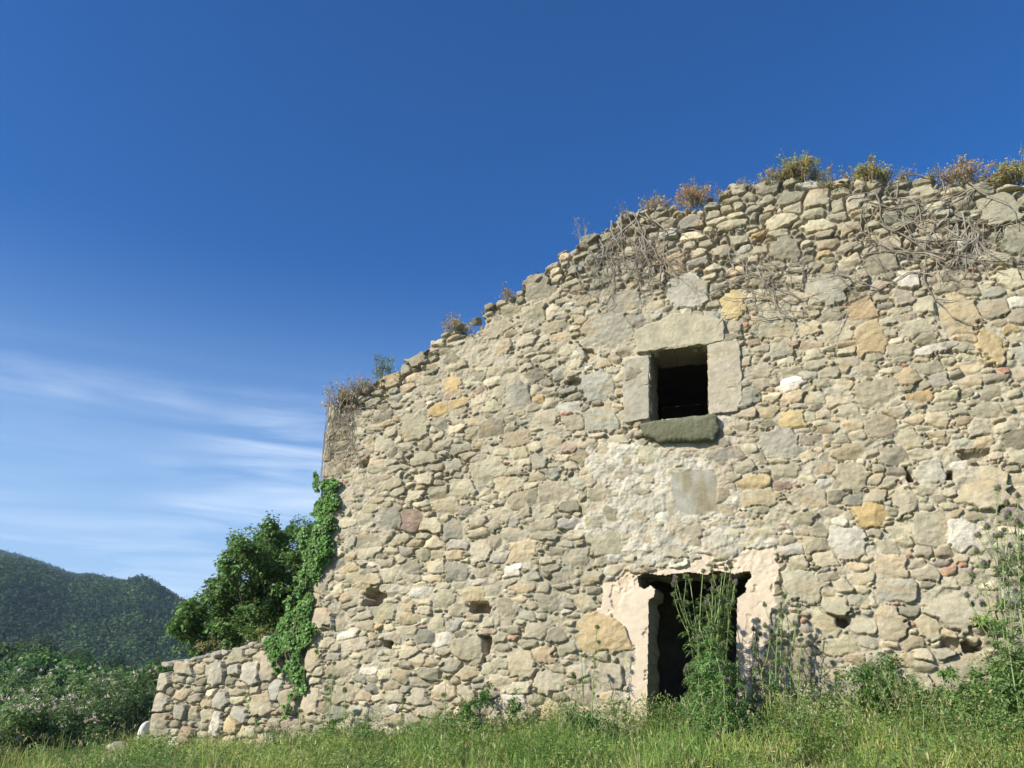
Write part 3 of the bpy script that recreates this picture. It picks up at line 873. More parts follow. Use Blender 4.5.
rng = np.random.default_rng(404)
u = UL + 0.10; n = 0
while u < 6.1 and n < 98:
    a = rng.uniform(0.05, 0.13) * (1.45 if rng.random() < 0.3 else 0.9); b = a * rng.uniform(0.32, 0.7)
    sl = (float(top_v(u + 0.15)) - float(top_v(u - 0.15))) / 0.3
    tv = float(top_v(u + a * 0.5)) - 0.075 + rng.uniform(-0.05, 0.04)
    if rng.random() < 0.4:
        u += a * 1.5; continue
    mb = MB()
    col = np.array(PAL[rng.integers(0, 4)][0]) * rng.uniform(0.65, 0.98)
    rock(mb, W3(np.array(u + a * 0.5), np.array(tv), np.array(-0.10 + rng.uniform(-0.05, 0.05))), a, b, rng.uniform(0.11, 0.17), math.atan(sl) * 0.75 + rng.normal() * 0.12, 500 + n, col)
    mb.build("coping_stone", M_WALL, house)
    u += a * rng.uniform(1.1, 1.9) / math.hypot(1, sl) ** 0.8; n += 1

# ------------------------------------------------------------------ low dry stone wall to the left
LOFF = -0.16
LTOP = uvs([(100, 668), (152, 664), (175, 662), (200, 657), (225, 651), (245, 646), (258, 641), (272, 636), (300, 632), (330, 630)], LOFF)
LU0 = uv(149, 710, LOFF)[0]
low_wall = thing("garden_wall", "low dry stone wall of grey rubble running left from the house corner under the tree", "wall", W3(np.array(LU0 + 1.2), np.array(0.5), np.array(LOFF - 0.2)))
def build_low_wall():
    u1 = UL + 0.35
    spl = []
    r2 = np.random.default_rng(88)
    v = 0.35
    sizes = [0.34, 0.36, 0.30, 0.30, 0.26, 0.2]
    for k, hg in enumerate(sizes):
        wd = r2.uniform(0.30, 0.42)
        spl.append(dict(g=(LU0 + wd / 2, v + hg / 2, wd / 2, hg / 2, r2.normal() * 0.04, 3.2), c=np.array((0.45, 0.40, 0.295)) * r2.uniform(0.9, 1.1), lv=0.02, rl=0.05)); v += hg
    for (x, y, a, b, c) in ((250, 672, .19, .15, (0.50, .45, .35)), (268, 668, .14, .17, (.46, .39, .28)), (216, 673, .15, .17, (.43, .39, .30)), (215, 724, .10, .17, (.55, .50, .40)), (231, 725, .14, .12, (.48, .38, .22)),
                            (239, 715, .14, .12, (.40, .375, .30)), (262, 705, .17, .16, (.50, .43, .30)), (282, 648, .18, .14, (.45, .42, .35)), (184, 668, .17, .1, (.40, .37, .29)), (180, 712, .15, .1, (.35, .32, .25)),
                            (185, 734, .13, .11, (.34, .25, .17)), (220, 700, .13, .12, (.39, .36, .28)), (292, 702, .22, .17, (.46, .41, .31)), (296, 730, .2, .16, (.43, .34, .27)), (276, 690, .1, .14, (.42, .4, .33))):
        q = uv(x, y, LOFF)
        spl.append(dict(g=(q[0], q[1], a, b, r2.normal() * 0.08, 3.4), c=c, lv=0.02, rl=0.05))
    cl = [(0.155, 0.10, 600, 0.06), (0.115, 0.26, 1800, 0.09), (0.085, 0.22, 3500, 0.12), (0.06, 0.10, 3000, 0.09), (0.04, 0.06, 3000, 0.12)]
    g = masonry(LU0 - 0.06, u1, -0.1, 2.45, 0.0115, 23, cl, spl, lambda a, b: 0.02 + 0.08 * max(0.0, b - 1.2), lambda X, Y: np.full(X.shape, 0.42) * (0.75 + 0.5 * (vnoise(X, Y, 0.8, 4) + 0.3)).clip(0, 1), lambda X, Y: np.zeros(X.shape))
    X, Y, H, C, ID, S = g["X"], g["Y"], g["H"], g["C"], g["ID"], g["S"]
    tv = lambda q: np.interp(q, LTOP[:, 0], LTOP[:, 1])
    kst = S[:, 1] + S[:, 3] * 0.35 < tv(S[:, 0])
    ok = np.where(ID >= 0, kst[np.maximum(ID, 0)], False) & (Y < tv(X) + 0.15)
    ok |= Y < tv(X) - 0.3
    lean = (Y - 1.7) * -0.07                 # the end face leans out towards its foot
    ok &= X > LU0 + 0.035 - lean * -0.5 + 0.05 * vnoise(X, Y, 0.3, 3) + np.where(g["t"] < 0.012, 0.03, 0.0)
    x = np.clip((LU0 + 0.25 - X) / 0.25, 0, 1.2)
    H = H + LOFF - 0.10 * x ** 2.5
    cells = grid_cells(ok); V3 = W3(X, Y, H)
    V3 = V3 - WU * (np.clip(1.0 - Y, 0, 2) * 0.05 * np.clip((LU0 + 1.0 - X), 0, 1))[..., None]
    mb = MB(); add_grid(mb, V3, C, cells); add_skirt(mb, V3, C, boundary(cells), 0.55, 130)
    mb.build("wall", M_WALL, low_wall)
    r3 = np.random.default_rng(9); q = LU0 + 0.15
    while q < UL - 0.25:
        a = r3.uniform(0.06, 0.13); m2 = MB()
        rock(m2, W3(np.array(q), np.array(float(tv(q)) - 0.01), np.array(LOFF - 0.13)), a, a * r3.uniform(0.4, 0.65), 0.13, r3.normal() * 0.15 + 0.1, int(q * 1000) % 900 + 1500, np.array((0.42, 0.39, 0.31)) * r3.uniform(0.7, 1.05))
        m2.build("coping_stone", M_WALL, low_wall)
        q += a * r3.uniform(1.3, 2.0)
    m3 = MB()                                # pale foot stone at the wall's end
    c = uv(146, 735, LOFF)
    rock(m3, W3(np.array(LU0 - 0.01), np.array(c[1] - 0.05), np.array(LOFF - 0.16)), 0.13, 0.27, 0.26, -0.12, 611, (0.66, 0.63, 0.56))
    o = m3.build("foot_stone", M_PLASTER, low_wall); o["label"] = "whitish upright stone at the foot of the wall end"
build_low_wall()

def ground_pt(px, dist):
    """a point on the ground seen in picture column px at a chosen distance in front"""
    a = (px - 512) / FPX
    d = np.array([a, math.cos(PITCH) - 0.394 * -1 * 0, 0])
    # column direction near the horizon
    r = ray(px, 690); r = r / math.hypot(r[0], r[1])
    x, y = r[0] * dist, r[1] * dist
    return np.array([x, y, float(gz(x, y))])
def wall_pt(px, py, out):
    """a point standing out metres in front of the wall, on the ground, under picture point (px, py)"""
    q = uv(px, py, out)
    P = W3(np.array(q[0]), np.array(0.0), np.array(out))
    P[2] = float(gz(P[0], P[1]))
    return P
def near_dist(px, out):
    P = wall_pt(px, 690, out)
    return P

P = ground_pt(127, 13.0); mb = MB()
rock(mb, P + np.array([0, 0, 0.16]), 0.15, 0.13, 0.13, 0.2, 777, (0.50, 0.44, 0.34))
tag(mb.build("boulder", M_WALL), "small pale fallen stone lying in the grass left of the low wall's end", "stone")
P = uv(555, 715)

# ------------------------------------------------------------------ grass (uncountable)
def blades(mb, P, Hh, Wd, lean, cols, rng):
    n = len(P)
    a = rng.uniform(0, 2 * math.pi, n)
    side = np.stack([np.cos(a), np.sin(a), np.zeros(n)], -1)
    b = rng.uniform(0, 2 * math.pi, n)
    ld = np.stack([np.cos(b), np.sin(b), np.zeros(n)], -1) * lean[:, None]
    up = np.array([0, 0, 1.0])
    L1 = P + up * (Hh * 0.45)[:, None] + ld * 0.25
    L2 = P + up * (Hh * 0.8)[:, None] + ld * 0.62
    L3 = P + up * (Hh * (1.0 - lean * 0.35 / np.maximum(Hh, .05)).clip(0.6, 1))[:, None] + ld
    w = side * Wd[:, None] * 0.5
    V = np.stack([P - w * 0.8, P + w * 0.8, L1 - w, L1 + w, L2 - w * 0.7, L2 + w * 0.7, L3], 1).reshape(-1, 3)
    i = np.arange(n)[:, None] * 7
    F = np.concatenate([i + np.array([[0, 1, 3]]), i + np.array([[0, 3, 2]]), i + np.array([[2, 3, 5]]), i + np.array([[2, 5, 4]]), i + np.array([[4, 5, 6]])])
    mb.add(V, F, np.repeat(cols, 7, 0))
def build_grass():
    rng = np.random.default_rng(1)
    mb = MB()
    n = 150000
    u = rng.uniform(-11.5, 8.5, n); d = rng.uniform(0.02, 1, n) ** 1.25 * 6.5
    d = np.where(u < -8.6, d * 1.5 - 2.5, d)
    x = WO[0] + u * WU[0] + d * WN[0]; y = WO[1] + u * WU[1] + d * WN[1]
    den = fbm(x, y, 0.55, 3, 15)
    keep = rng.random(n) < np.clip(0.62 + 1.1 * den, 0.12, 1)
    x, y, u, d, den = x[keep], y[keep], u[keep], d[keep], den[keep]; n = len(x)
    P = np.stack([x, y, gz(x, y) - 0.02], -1)
    tall = 0.10 + 0.40 * (fbm(x, y, 0.6, 3, 16) + 0.25).clip(0, 1)
    Hh = tall * rng.uniform(0.5, 1.35, n) * np.where(d < 0.5, 0.85, 1.0)
    hue = fbm(x, y, 0.9, 3, 17)[:, None]
    c = np.where(hue > 0.12, np.array([[0.27, 0.305, 0.085]]), np.where(hue < -0.15, np.array([[0.13, 0.21, 0.05]]), np.array([[0.21, 0.27, 0.07]])))
    dryb = rng.random(n) < 0.09
    c[dryb] = np.array([0.28, 0.24, 0.12])
    c = c * (1 + 0.22 * rng.normal(size=(n, 1)).clip(-2, 2))
    blades(mb, P, Hh, rng.uniform(0.003, 0.008, n), rng.uniform(0.03, 0.30, n) * (Hh / 0.3), np.clip(c, 0.01, 1), rng)
    # seed heads
    k = rng.random(n) < 0.018
    Pk = P[k]; m = len(Pk); hk = Hh[k] * 1.35 + 0.10
    blades(mb, Pk, hk, np.full(m, 0.003), rng.uniform(0.02, 0.1, m), np.tile([0.24, 0.24, 0.10], (m, 1)), rng)
    for s in range(3):
        leaves(mb, Pk + np.stack([rng.normal(size=m) * 0.02, rng.normal(size=m) * 0.02, hk * (0.86 + 0.05 * s)], -1), np.array([0, 0, 1.0]) + rng.normal(size=(m, 3)) * 0.4, rdir(rng, m), 0.05, 0.012, colvar(rng, (0.26, 0.24, 0.12), m))
    setting(mb.build("grass", M_GRASS), "stuff")
    # low broad leaved weeds between the blades
    mb = MB(); n = 230000
    u = rng.uniform(-10.5, 8.5, n); d = rng.uniform(0.03, 1, n) ** 1.2 * 5.5
    x = WO[0] + u * WU[0] + d * WN[0]; y = WO[1] + u * WU[1] + d * WN[1]
    k = fbm(x, y, 0.7, 3, 45) > -0.08
    x, y, d = x[k], y[k], d[k]; n = len(x)
    z = gz(x, y) + rng.uniform(0.02, 1, n) ** 0.8 * (0.12 + (0.55 + 0.5 * sstep(0.3, 2.2, u[k])) * (fbm(x, y, 0.45, 2, 46) + 0.15).clip(0, 1))
    hue = fbm(x, y, 0.6, 2, 47)[:, None]
    c = np.where(hue > 0.05, np.array([[0.15, 0.21, 0.055]]), np.array([[0.09, 0.15, 0.04]])) * (1 + 0.2 * rng.normal(size=(n, 1)).clip(-2, 2))
    dd = rdir(rng, n); dd[:, 2] = np.abs(dd[:, 2]) * 0.6
    leaves(mb, np.stack([x, y, z], -1), dd, unit(rdir(rng, n) * 0.8 + np.array([0, 0, 1.0])), rng.uniform(0.02, 0.06, n), rng.uniform(0.008, 0.022, n), np.clip(c, 0.01, 1))
    setting(mb.build("ground_weeds", M_LEAF), "stuff")
build_grass()

# ------------------------------------------------------------------ plants
UP = np.array([0, 0, 1.0])
BLOOM = {}
def bush_parts(root, base, clumps, nleaf, ll, lw, col, seed, mat=M_LEAF, nstem=14, stemcol=(0.10, 0.08, 0.05), dark=None, flowers=None, upbias=0.4, twig=None):
    """clumps: list of (centre, radius). Stems run from base to each clump, leaves fill the clump volumes"""
    rng = np.random.default_rng(seed)
    ms = MB(); ml = MB()
    base = np.asarray(base, float)
    tot = sum(r ** 2 for c, r in clumps)
    for c, r in clumps:
        c = np.asarray(c, float)
        t = np.linspace(0, 1, 7)[:, None]
        mid = base + (c - base) * np.array([0.35, 0.35, 0.65]) + rng.normal(size=3) * r * 0.15
        pts = (1 - t) ** 2 * (base + rng.normal(size=3) * np.array([0.05, 0.05, 0])) + 2 * t * (1 - t) * mid + t ** 2 * c
        rr = 0.05 * r
        tube(ms, pts, np.linspace(rr, rr * 0.4, 7), stemcol, 5)
        nt = max(4, int(10 * r / 0.3))
        ends = []
        for _ in range(nt):
            dv = unit(rng.normal(size=3) + UP * 0.35); e = c + dv * r * rng.uniform(0.7, 1.15)
            t2 = np.linspace(0, 1, 4)[:, None]
            tw = c * (1 - t2) + e * t2 + rng.normal(size=(4, 3)) * r * 0.04
            tube(ms, tw, np.linspace(rr * 0.35, rr * 0.12, 4), stemcol, 4)
            ends.append((c, e))
        n = int(nleaf * r * r / tot)
        w = rng.integers(0, nt, n); s = rng.random(n) ** 0.55
        C0 = np.array([q[0] for q in ends])[w]; C1 = np.array([q[1] for q in ends])[w]
        P = C0 + (C1 - C0) * s[:, None] + rng.normal(size=(n, 3)) * r * 0.13
        outd = unit(P - c + 1e-4)
        nn = unit(outd * 0.6 + UP * upbias + 0.75 * rdir(rng, n))
        dd = unit(np.cross(nn, rdir(rng, n)) + 0.3 * outd - 0.25 * UP)
        cc = np.array(col) * (1 + 0.12 * rng.normal())
        cols = colvar(rng, cc, n, 0.22, 0.08)
        leaves(ml, P, dd, nn, ll * rng.uniform(0.6, 1.25, n), lw * rng.uniform(0.7, 1.2, n), cols)
    ms.build("stem", M_BARK, root); ml.build("foliage", mat, root)
    if flowers:
        fcol, nf, fs = flowers
        key = tuple(fcol)
        if key not in BLOOM:
            mf = MB(); r9 = np.random.default_rng(7)
            leaves(mf, np.zeros((9, 3)), unit(UP + 0.9 * rdir(r9, 9)), rdir(r9, 9), r9.uniform(0.7, 1.2, 9), 0.45, colvar(r9, fcol, 9, 0.2, 0.05))
            q = mf.build("flower", M_FLOWER); BLOOM[key] = q.data; bpy.data.objects.remove(q)
        cs = np.array([c for c, r in clumps]); rs = np.array([r for c, r in clumps])
        w = rng.integers(0, len(cs), nf)
        dv = rdir(rng, nf); dv[:, 2] = np.abs(dv[:, 2]) + 0.3; dv = unit(dv)
        P = cs[w] + dv * (rs[w] * rng.uniform(0.85, 1.2, nf))[:, None] - base
        for p in P:
            o = bpy.data.objects.new("flower", BLOOM[key]); COL.objects.link(o); o.parent = root
            o.location = Vector(p); f = fs * rng.uniform(0.7, 1.3); o.scale = (f, f, f)
            o.rotation_euler = (rng.normal() * 0.4, rng.normal() * 0.4, rng.uniform(0, 6.28))

def clumps_in(rng, c, size, n, r0, r1, shell=True):
    out = []
    for _ in range(n):
        d = unit(rng.normal(size=3)); k = rng.uniform(0.35, 0.85) if shell else rng.random()
        out.append((np.asarray(c) + d * k * np.asarray(size), rng.uniform(r0, r1)))
    return out

# tree behind the low wall
def build_tree():
    rng = np.random.default_rng(61)
    D = 15.7
    outline = [(172, 640), (178, 618), (188, 600), (196, 577), (205, 588), (214, 575), (224, 565), (226, 545), (238, 528), (252, 530), (268, 518), (282, 528), (300, 520), (330, 530), (340, 560), (345, 600), (340, 640), (300, 652), (250, 652), (200, 655)]
    poly = np.array(outline, float)
    base = ground_pt(262, D + 0.2)
    root = thing("leafy_tree", "round dark green broadleaved tree rising behind the low stone wall beside the house corner", "tree", base)
    clumps = []
    tries = 0
    while len(clumps) < 88 and tries < 9000:
        tries += 1
        px = rng.uniform(165, 350); py = rng.uniform(515, 668)
        pd = float(polydist(np.array(px), np.array(py), poly))
        if pd < 3:
            continue
        r = min(0.12 + pd / 46 * rng.uniform(0.6, 1.0), 0.46)
        dep = D + np.clip(rng.normal() * 0.6, -1.1, 1.3)
        dr = ray(px, py); P = CAM + dr / math.hypot(dr[0], dr[1]) * dep
        if any(np.linalg.norm(P - c) < 0.62 * max(r, q) for c, q in clumps):
            continue
        clumps.append((P, r))
    mt = MB(); ml = MB()
    t = np.linspace(0, 1, 8)[:, None]
    fork = base + np.array([0.05, 0.05, 0.75])
    tube(mt, base * (1 - t) + fork * t - UP * 0.1 * (1 - t), np.linspace(0.13, 0.10, 8), (0.13, 0.11, 0.08), 9)
    for c, r in clumps:
        tt = np.linspace(0, 1, 9)[:, None]
        mid = fork + (c - fork) * 0.5 + np.array([0, 0, 0.25]) + rng.normal(size=3) * 0.08
        tube(mt, (1 - tt) ** 2 * fork + 2 * tt * (1 - tt) * mid + tt ** 2 * c, np.linspace(0.035, 0.008, 9), (0.12, 0.10, 0.07), 6)
        nt = 5 + int(r * 18)
        for _ in range(nt):
            dv = unit(rng.normal(size=3) + UP * 0.25); e = c + dv * r * rng.uniform(0.75, 1.15)
            t2 = np.linspace(0, 1, 4)[:, None]
            tube(mt, c * (1 - t2) + e * t2, np.linspace(0.008, 0.003, 4), (0.10, 0.09, 0.05), 4)
            n = int(24 + 40 * r)
            s = rng.random(n) ** 0.6
            P = c + (e - c) * s[:, None] + rng.normal(size=(n, 3)) * 0.045
            nn = unit(UP * 0.7 + dv * 0.5 + 0.6 * rdir(rng, n)); dd = unit(np.cross(nn, rdir(rng, n)) + 0.4 * dv - 0.3 * UP)
            leaves(ml, P, dd, nn, rng.uniform(0.05, 0.10, n), rng.uniform(0.04, 0.07, n), colvar(rng, (0.085, 0.145, 0.042), n, 0.3, 0.1))
    mt.build("trunk", M_BARK, root); ml.build("crown", M_LEAF, root)
build_tree()

# ivy on the corner
def ivy(name, label, polys, off_u, nleaf, seed, col, ll=0.075, plane_off=0.0):
    rng = np.random.default_rng(seed)
    pu = uvs(polys, plane_off)
    lo, hi = pu.min(0), pu.max(0)
    base = W3(np.array(pu[:, 0].mean()), np.array(lo[1]), np.array(0.05))
    root = thing("ivy", label, "ivy", base)
    U = rng.uniform(lo[0], hi[0], nleaf * 6); V = rng.uniform(lo[1], hi[1], nleaf * 6)
    pd = polydist(U + fbm(U, V, 0.3, 3, seed) * 0.45, V, pu)
    k = (pd > 0) & (fbm(U, V, 0.28, 3, seed + 1) > -0.30)
    U, V, pd = U[k][:nleaf], V[k][:nleaf], pd[k][:nleaf]; n = len(U)
    lump = 0.04 + 0.16 * (fbm(U, V, 0.35, 2, seed + 2) + 0.4).clip(0, 1) * sstep(0, 0.2, pd)
    h = plane_off + lump * rng.uniform(0.4, 1.0, n) + 0.02 + np.where(U < UL + 0.3, edge_round(np.maximum(U, UL)), 0) * 0.5
    P = W3(U, V, h)
    nn = unit(WN * 0.9 + UP * 0.35 + 0.55 * rdir(rng, n)); dd = unit(-UP * 0.8 + 0.7 * rdir(rng, n)); dd = unit(dd - nn * (dd * nn).sum(1, keepdims=True))
    ml = MB()
    c = colvar(rng, col, n, 0.38, 0.12)
    s = rng.uniform(0.6, 1.2, n)
    leaves(ml, P, dd, nn, ll * s, ll * s * 0.95, c, 0.12, 0.1)
    ms = MB()
    for _ in range(3):
        w = []
        o = rng.normal() * 0.3
        for vv in np.linspace(lo[1] + 0.03, hi[1] - 0.1, 26):
            near = np.abs(V - vv) < 0.15
            if near.sum() < 3:
                continue
            w.append((np.mean(U[near]) + o * np.std(U[near]), vv))
        w = np.array(w); m = len(w)
        tube(ms, W3(w[:, 0] + rng.normal(size=m) * 0.01, w[:, 1], np.full(m, plane_off + 0.008)), np.linspace(0.007, 0.003, m), (0.20, 0.17, 0.11), 5)
    ms.build("stem", M_BARK, root); ml.build("foliage", M_IVY, root)
    return root
ivy("ivy", "bright green ivy climbing the corner of the house and draped over the low wall",
    [(318, 470), (330, 476), (343, 484), (340, 515), (334, 545), (327, 580), (314, 612), (306, 650), (302, 676), (294, 696), (284, 716), (278, 704), (284, 684), (270, 666), (264, 642), (282, 622), (292, 596), (301, 560), (308, 520), (314, 488)], 0, 8000, 71, (0.072, 0.138, 0.032), 0.052)
ivy("ivy", "thin ivy strands trailing down the face of the low stone wall",
    [(286, 690), (293, 690), (288, 742), (281, 742)], 0, 190, 72, (0.10, 0.17, 0.04), 0.06, LOFF)
ivy("ivy", "small sparse ivy sprigs in the middle of the low stone wall",
    [(244, 658), (249, 658), (251, 690), (258, 735), (250, 740), (243, 700)], 0, 90, 73, (0.10, 0.17, 0.04), 0.05, LOFF)

# dead creeper on the wall
def creeper(label, starts, seed, col=(0.30, 0.265, 0.21)):
    """starts: list of (px, py, angle in degrees in the wall plane, length m, radius, branches)"""
    rng = np.random.default_rng(seed)
    a0 = uv(*starts[0][:2])
    root = thing("dead_creeper", label, "creeper", W3(np.array(a0[0]), np.array(a0[1]), np.array(0.0)))
    ms = MB(); mtw = MB()
    def grow(mb, p, ang, ln, r, nb, lvl):
        n = max(5, int(ln / 0.07)); pts = [np.array(p)]; hs = []
        a = ang
        for i in range(n):
            a += rng.normal() * 0.30
            a += (ang - a) * 0.12
            nx = pts[-1] + np.array([math.cos(a), math.sin(a)]) * ln / n
            nx[0] = max(nx[0], UL + 0.05 + 0.02 * rng.random()); pts.append(nx)
        pts = np.array(pts)
        hh = np.maximum(wall_h(pts[:, 0], pts[:, 1]), -0.02) + r + 0.012 + 0.05 * (vnoise(pts[:, 0], pts[:, 1], 0.4, seed) + 0.4).clip(0, 1)
        hh = np.convolve(np.pad(hh, 1, mode="edge"), [0.3, 0.4, 0.3], "valid")
        hh = hh * np.linspace(1, 0.8, len(hh))
        tube(mb, W3(pts[:, 0], pts[:, 1], hh), 1.2 * r * (0.75 + 0.35 * vnoise(np.arange(len(pts)), 0 * pts[:, 0], 1.5, lvl)) * np.linspace(1, 0.25, len(pts)), np.array(col) * rng.uniform(0.75, 1.2), 5)
        for _ in range((nb + 1) // 2 + (2 if lvl == 0 else 0)):
            i = rng.integers(1, len(pts) - 1)
            if lvl < 3:
                grow(mb, pts[i], ang + rng.choice([-1, 1]) * rng.uniform(0.3, 1.1), ln * rng.uniform(0.25, 0.55), r * 0.55, max(1 if lvl < 2 else 0, nb // 2), lvl + 1)
    for px, py, ang, ln, r, nb in starts:
        grow(ms, uv(px, py), math.radians(ang), ln, r, nb, 0)
    ms.build("stem", M_TWIG, root)
creeper("dead grey creeper hanging below the wall top left of the window", [(612, 222, -100, 1.1, .016, 7), (618, 225, -85, 0.9, .016, 6), (628, 214, -95, 1.35, .018, 8), (640, 212, -105, 1.3, .018, 8), (646, 230, -110, 1.2, .016, 8), (652, 245, -120, 1.1, .014, 6), (665, 250, -130, 0.8, .012, 5), (606, 262, -85, 0.9, .012, 6), (575, 262, -95, 0.7, .012, 5), (580, 285, -70, 0.45, .012, 4),
         (622, 216, -92, 1.2, .016, 8), (634, 214, -100, 1.25, .016, 8), (646, 214, -98, 1.2, .016, 8), (600, 240, -80, 1.0, .013, 6), (655, 225, -112, 1.2, .014, 7), (590, 250, -75, .8, .012, 5), (640, 240, -95, .9, .014, 6), (660, 235, 20, .9, .012, 5), (650, 268, 15, .7, .01, 5), (630, 240, -60, 1.1, .014, 7), (636, 262, -115, .7, .012, 5)], 81)
creeper("dead grey creeper fanning over the wall right above the window", [(812, 268, 160, 1.3, .014, 7), (800, 300, 150, 1.2, .014, 7), (770, 300, 160, 0.9, .012, 6), (740, 260, -50, 1.2, .014, 7), (752, 265, -40, 1.3, .014, 7), (790, 320, 130, 1.1, .014, 7), (722, 262, -40, 0.9, .012, 5), (800, 290, 100, .6, .012, 5), (778, 318, 175, .8, .012, 4), (735, 285, -30, .9, .01, 5)], 82)
creeper("thick bare creeper stems matted high on the right of the wall", [(875, 195, -60, 1.3, .018, 8), (868, 205, -35, 1.8, .016, 9), (880, 225, -25, 1.4, .016, 8), (945, 262, 150, 1.5, .018, 8), (900, 235, -50, 1.5, .018, 8), (930, 275, 165, 1.5, .014, 7), (920, 265, -75, 1.0, .018, 4), (965, 180, -110, 1.1, .016, 6), (975, 190, 170, 1.3, .014, 6), (890, 200, -10, 1.2, .014, 6), (880, 290, 140, 1.0, .014, 6), (860, 255, -20, 1.2, .012, 6), (905, 175, -30, 1.1, .014, 5), (845, 200, 20, 1.0, .012, 5)], 83)
creeper("tight tangle of grey vine stems in a hollow near the right end of the wall", [(948, 212, -80, .7, .016, 5), (955, 215, -70, .75, .016, 5), (962, 214, -100, .8, .016, 5), (968, 218, -95, .8, .016, 5), (975, 222, -110, .8, .016, 5), (978, 235, -120, .6, .014, 5), (944, 228, -30, .6, .014, 5), (950, 240, -10, .5, .014, 5), (957, 225, -85, .8, .014, 5), (940, 245, 30, .6, .014, 4), (970, 225, -140, .6, .014, 4)], 84, (0.33, 0.295, 0.24))
creeper("dry creeper mat clinging to the upper left corner of the house", [(330 + 3 * k, 404 - 1.6 * k, -95 - 1.2 * k, 1.0 + (k * 37 % 5) * .22, .011, 6) for k in range(12)], 85, (0.27, 0.235, 0.18))

# dry shrubs along the broken top
def top_shrub(px, pyb, w, h, seed, label, col, twig=(0.34, 0.29, 0.16), leafn=900, ll=0.045, dens=1.0, red=0.0, name="dry_shrub", cat="shrub", group=None):
    rng = np.random.default_rng(seed)
    q = uv(px, pyb); base = W3(np.array(q[0]), np.array(q[1] - 0.03), np.array(-0.06)); h = h * 1.0 + 0.08; w = w * 1.35
    root = thing(name, label, cat, base, group)
    ms = MB(); ml = MB()
    ns = int((30 + 60 * w) * dens)
    E = []
    for _ in range(ns):
        dv = np.array([rng.normal() * w * 0.42, rng.normal() * 0.16, 0]); k = max(0.2, 1 - (abs(dv[0]) / (w * 0.95)) ** 2)
        b0 = base + WU * dv[0] * 0.45 + WN * dv[1] * 0.5
        e = base + WU * dv[0] + WN * dv[1] + UP * h * k * rng.uniform(0.55, 1.1)
        t = np.linspace(0, 1, 6)[:, None]
        pts = b0 * (1 - t) + e * t + np.cumsum(rng.normal(size=(6, 3)) * 0.008, 0)
        tube(ms, pts, np.linspace(0.0045, 0.0018, 6), np.array(twig) * rng.uniform(0.7, 1.2), 4)
        E.append((b0, e))
        for _ in range(3):
            s = rng.uniform(0.4, 0.9); p = b0 + (e - b0) * s; f = p + unit(rng.normal(size=3) + UP * 0.8) * h * 0.25
            tube(ms, np.stack([p, (p + f) / 2 + rng.normal(size=3) * 0.006, f]), np.array([0.0025, 0.002, 0.0012]), np.array(twig) * rng.uniform(0.7, 1.2), 4)
            E.append((p, f))
    A = np.array([a for a, b in E]); B = np.array([b for a, b in E])
    w_ = rng.integers(0, len(E), leafn); s = rng.random(leafn) ** 0.5
    P = A[w_] + (B - A)[w_] * s[:, None] + rng.normal(size=(leafn, 3)) * 0.018
    c = colvar(rng, col, leafn, 0.25, 0.1)
    isr = rng.random(leafn) < 0.4 * red * np.clip(1.6 - (P[:, 2] - base[2]) / h * 1.9, 0, 1)
    c[isr] = colvar(rng, (0.30, 0.16, 0.09), int(isr.sum()), 0.25, 0.1)
    leaves(ml, P, unit(UP * 0.5 + rdir(rng, leafn)), rdir(rng, leafn), ll * rng.uniform(0.6, 1.2, leafn), ll * 0.4, c)
    ms.build("twig", M_TWIG, root); ml.build("foliage", M_DRY, root)
OL = (0.21, 0.215, 0.085); BRN = (0.29, 0.22, 0.12)
top_shrub(800, 181, 0.50, 0.36, 901, "largest olive green dome shrub with a russet base on the wall top", OL, leafn=4200, red=0.9)
top_shrub(768, 182, 0.25, 0.16, 909, "wispy straw coloured tuft just left of the large dome shrub on the wall top", BRN, leafn=260)
top_shrub(866, 182, 0.46, 0.20, 902, "low flat olive shrub on the wall top right of the large dome shrub", OL, leafn=2600, red=0.8)
top_shrub(965, 181, 0.42, 0.26, 903, "thin spreading shrub with red brown twigs on the wall top near the right edge", BRN, leafn=1100, red=0.8)
top_shrub(1018, 180, 0.34, 0.26, 904, "olive shrub on the wall top cut by the right edge of the picture", OL, leafn=2400, red=0.6)
top_shrub(692, 204, 0.32, 0.32, 905, "rust and straw coloured shrub on the wall top above the window", BRN, leafn=1500, red=1.0)
top_shrub(655, 207, 0.30, 0.15, 906, "low dry grass tuft on the wall top left of the rust coloured shrub", BRN, leafn=500)
top_shrub(584, 240, 0.20, 0.42, 907, "bare grey leafless sprig standing alone on the sloping wall top", (0.24, 0.21, 0.16), leafn=40, dens=0.2, name="dry_sprig", twig=(0.33, 0.30, 0.25))
top_shrub(382, 384, 0.32, 0.46, 908, "airy green sprouting shrub on the sloping wall top near the left corner", (0.13, 0.18, 0.07), leafn=420, ll=0.05, dens=0.45, name="green_shrub", twig=(0.14, 0.16, 0.07))
top_shrub(340, 402, 0.34, 0.26, 910, "brown dry shrub capping the left corner of the house", BRN, leafn=900, red=0.3)
top_shrub(456, 330, 0.22, 0.20, 911, "small tawny grass tuft halfway up the sloping wall top", (0.28, 0.21, 0.09), leafn=420)
top_shrub(362, 392, 0.30, 0.18, 912, "grey brown dry tuft between the corner shrub and the green sprouting shrub", BRN, leafn=420)
top_shrub(508, 296, 0.14, 0.08, 913, "tiny brown tuft on the middle of the sloping wall top", BRN, leafn=140)

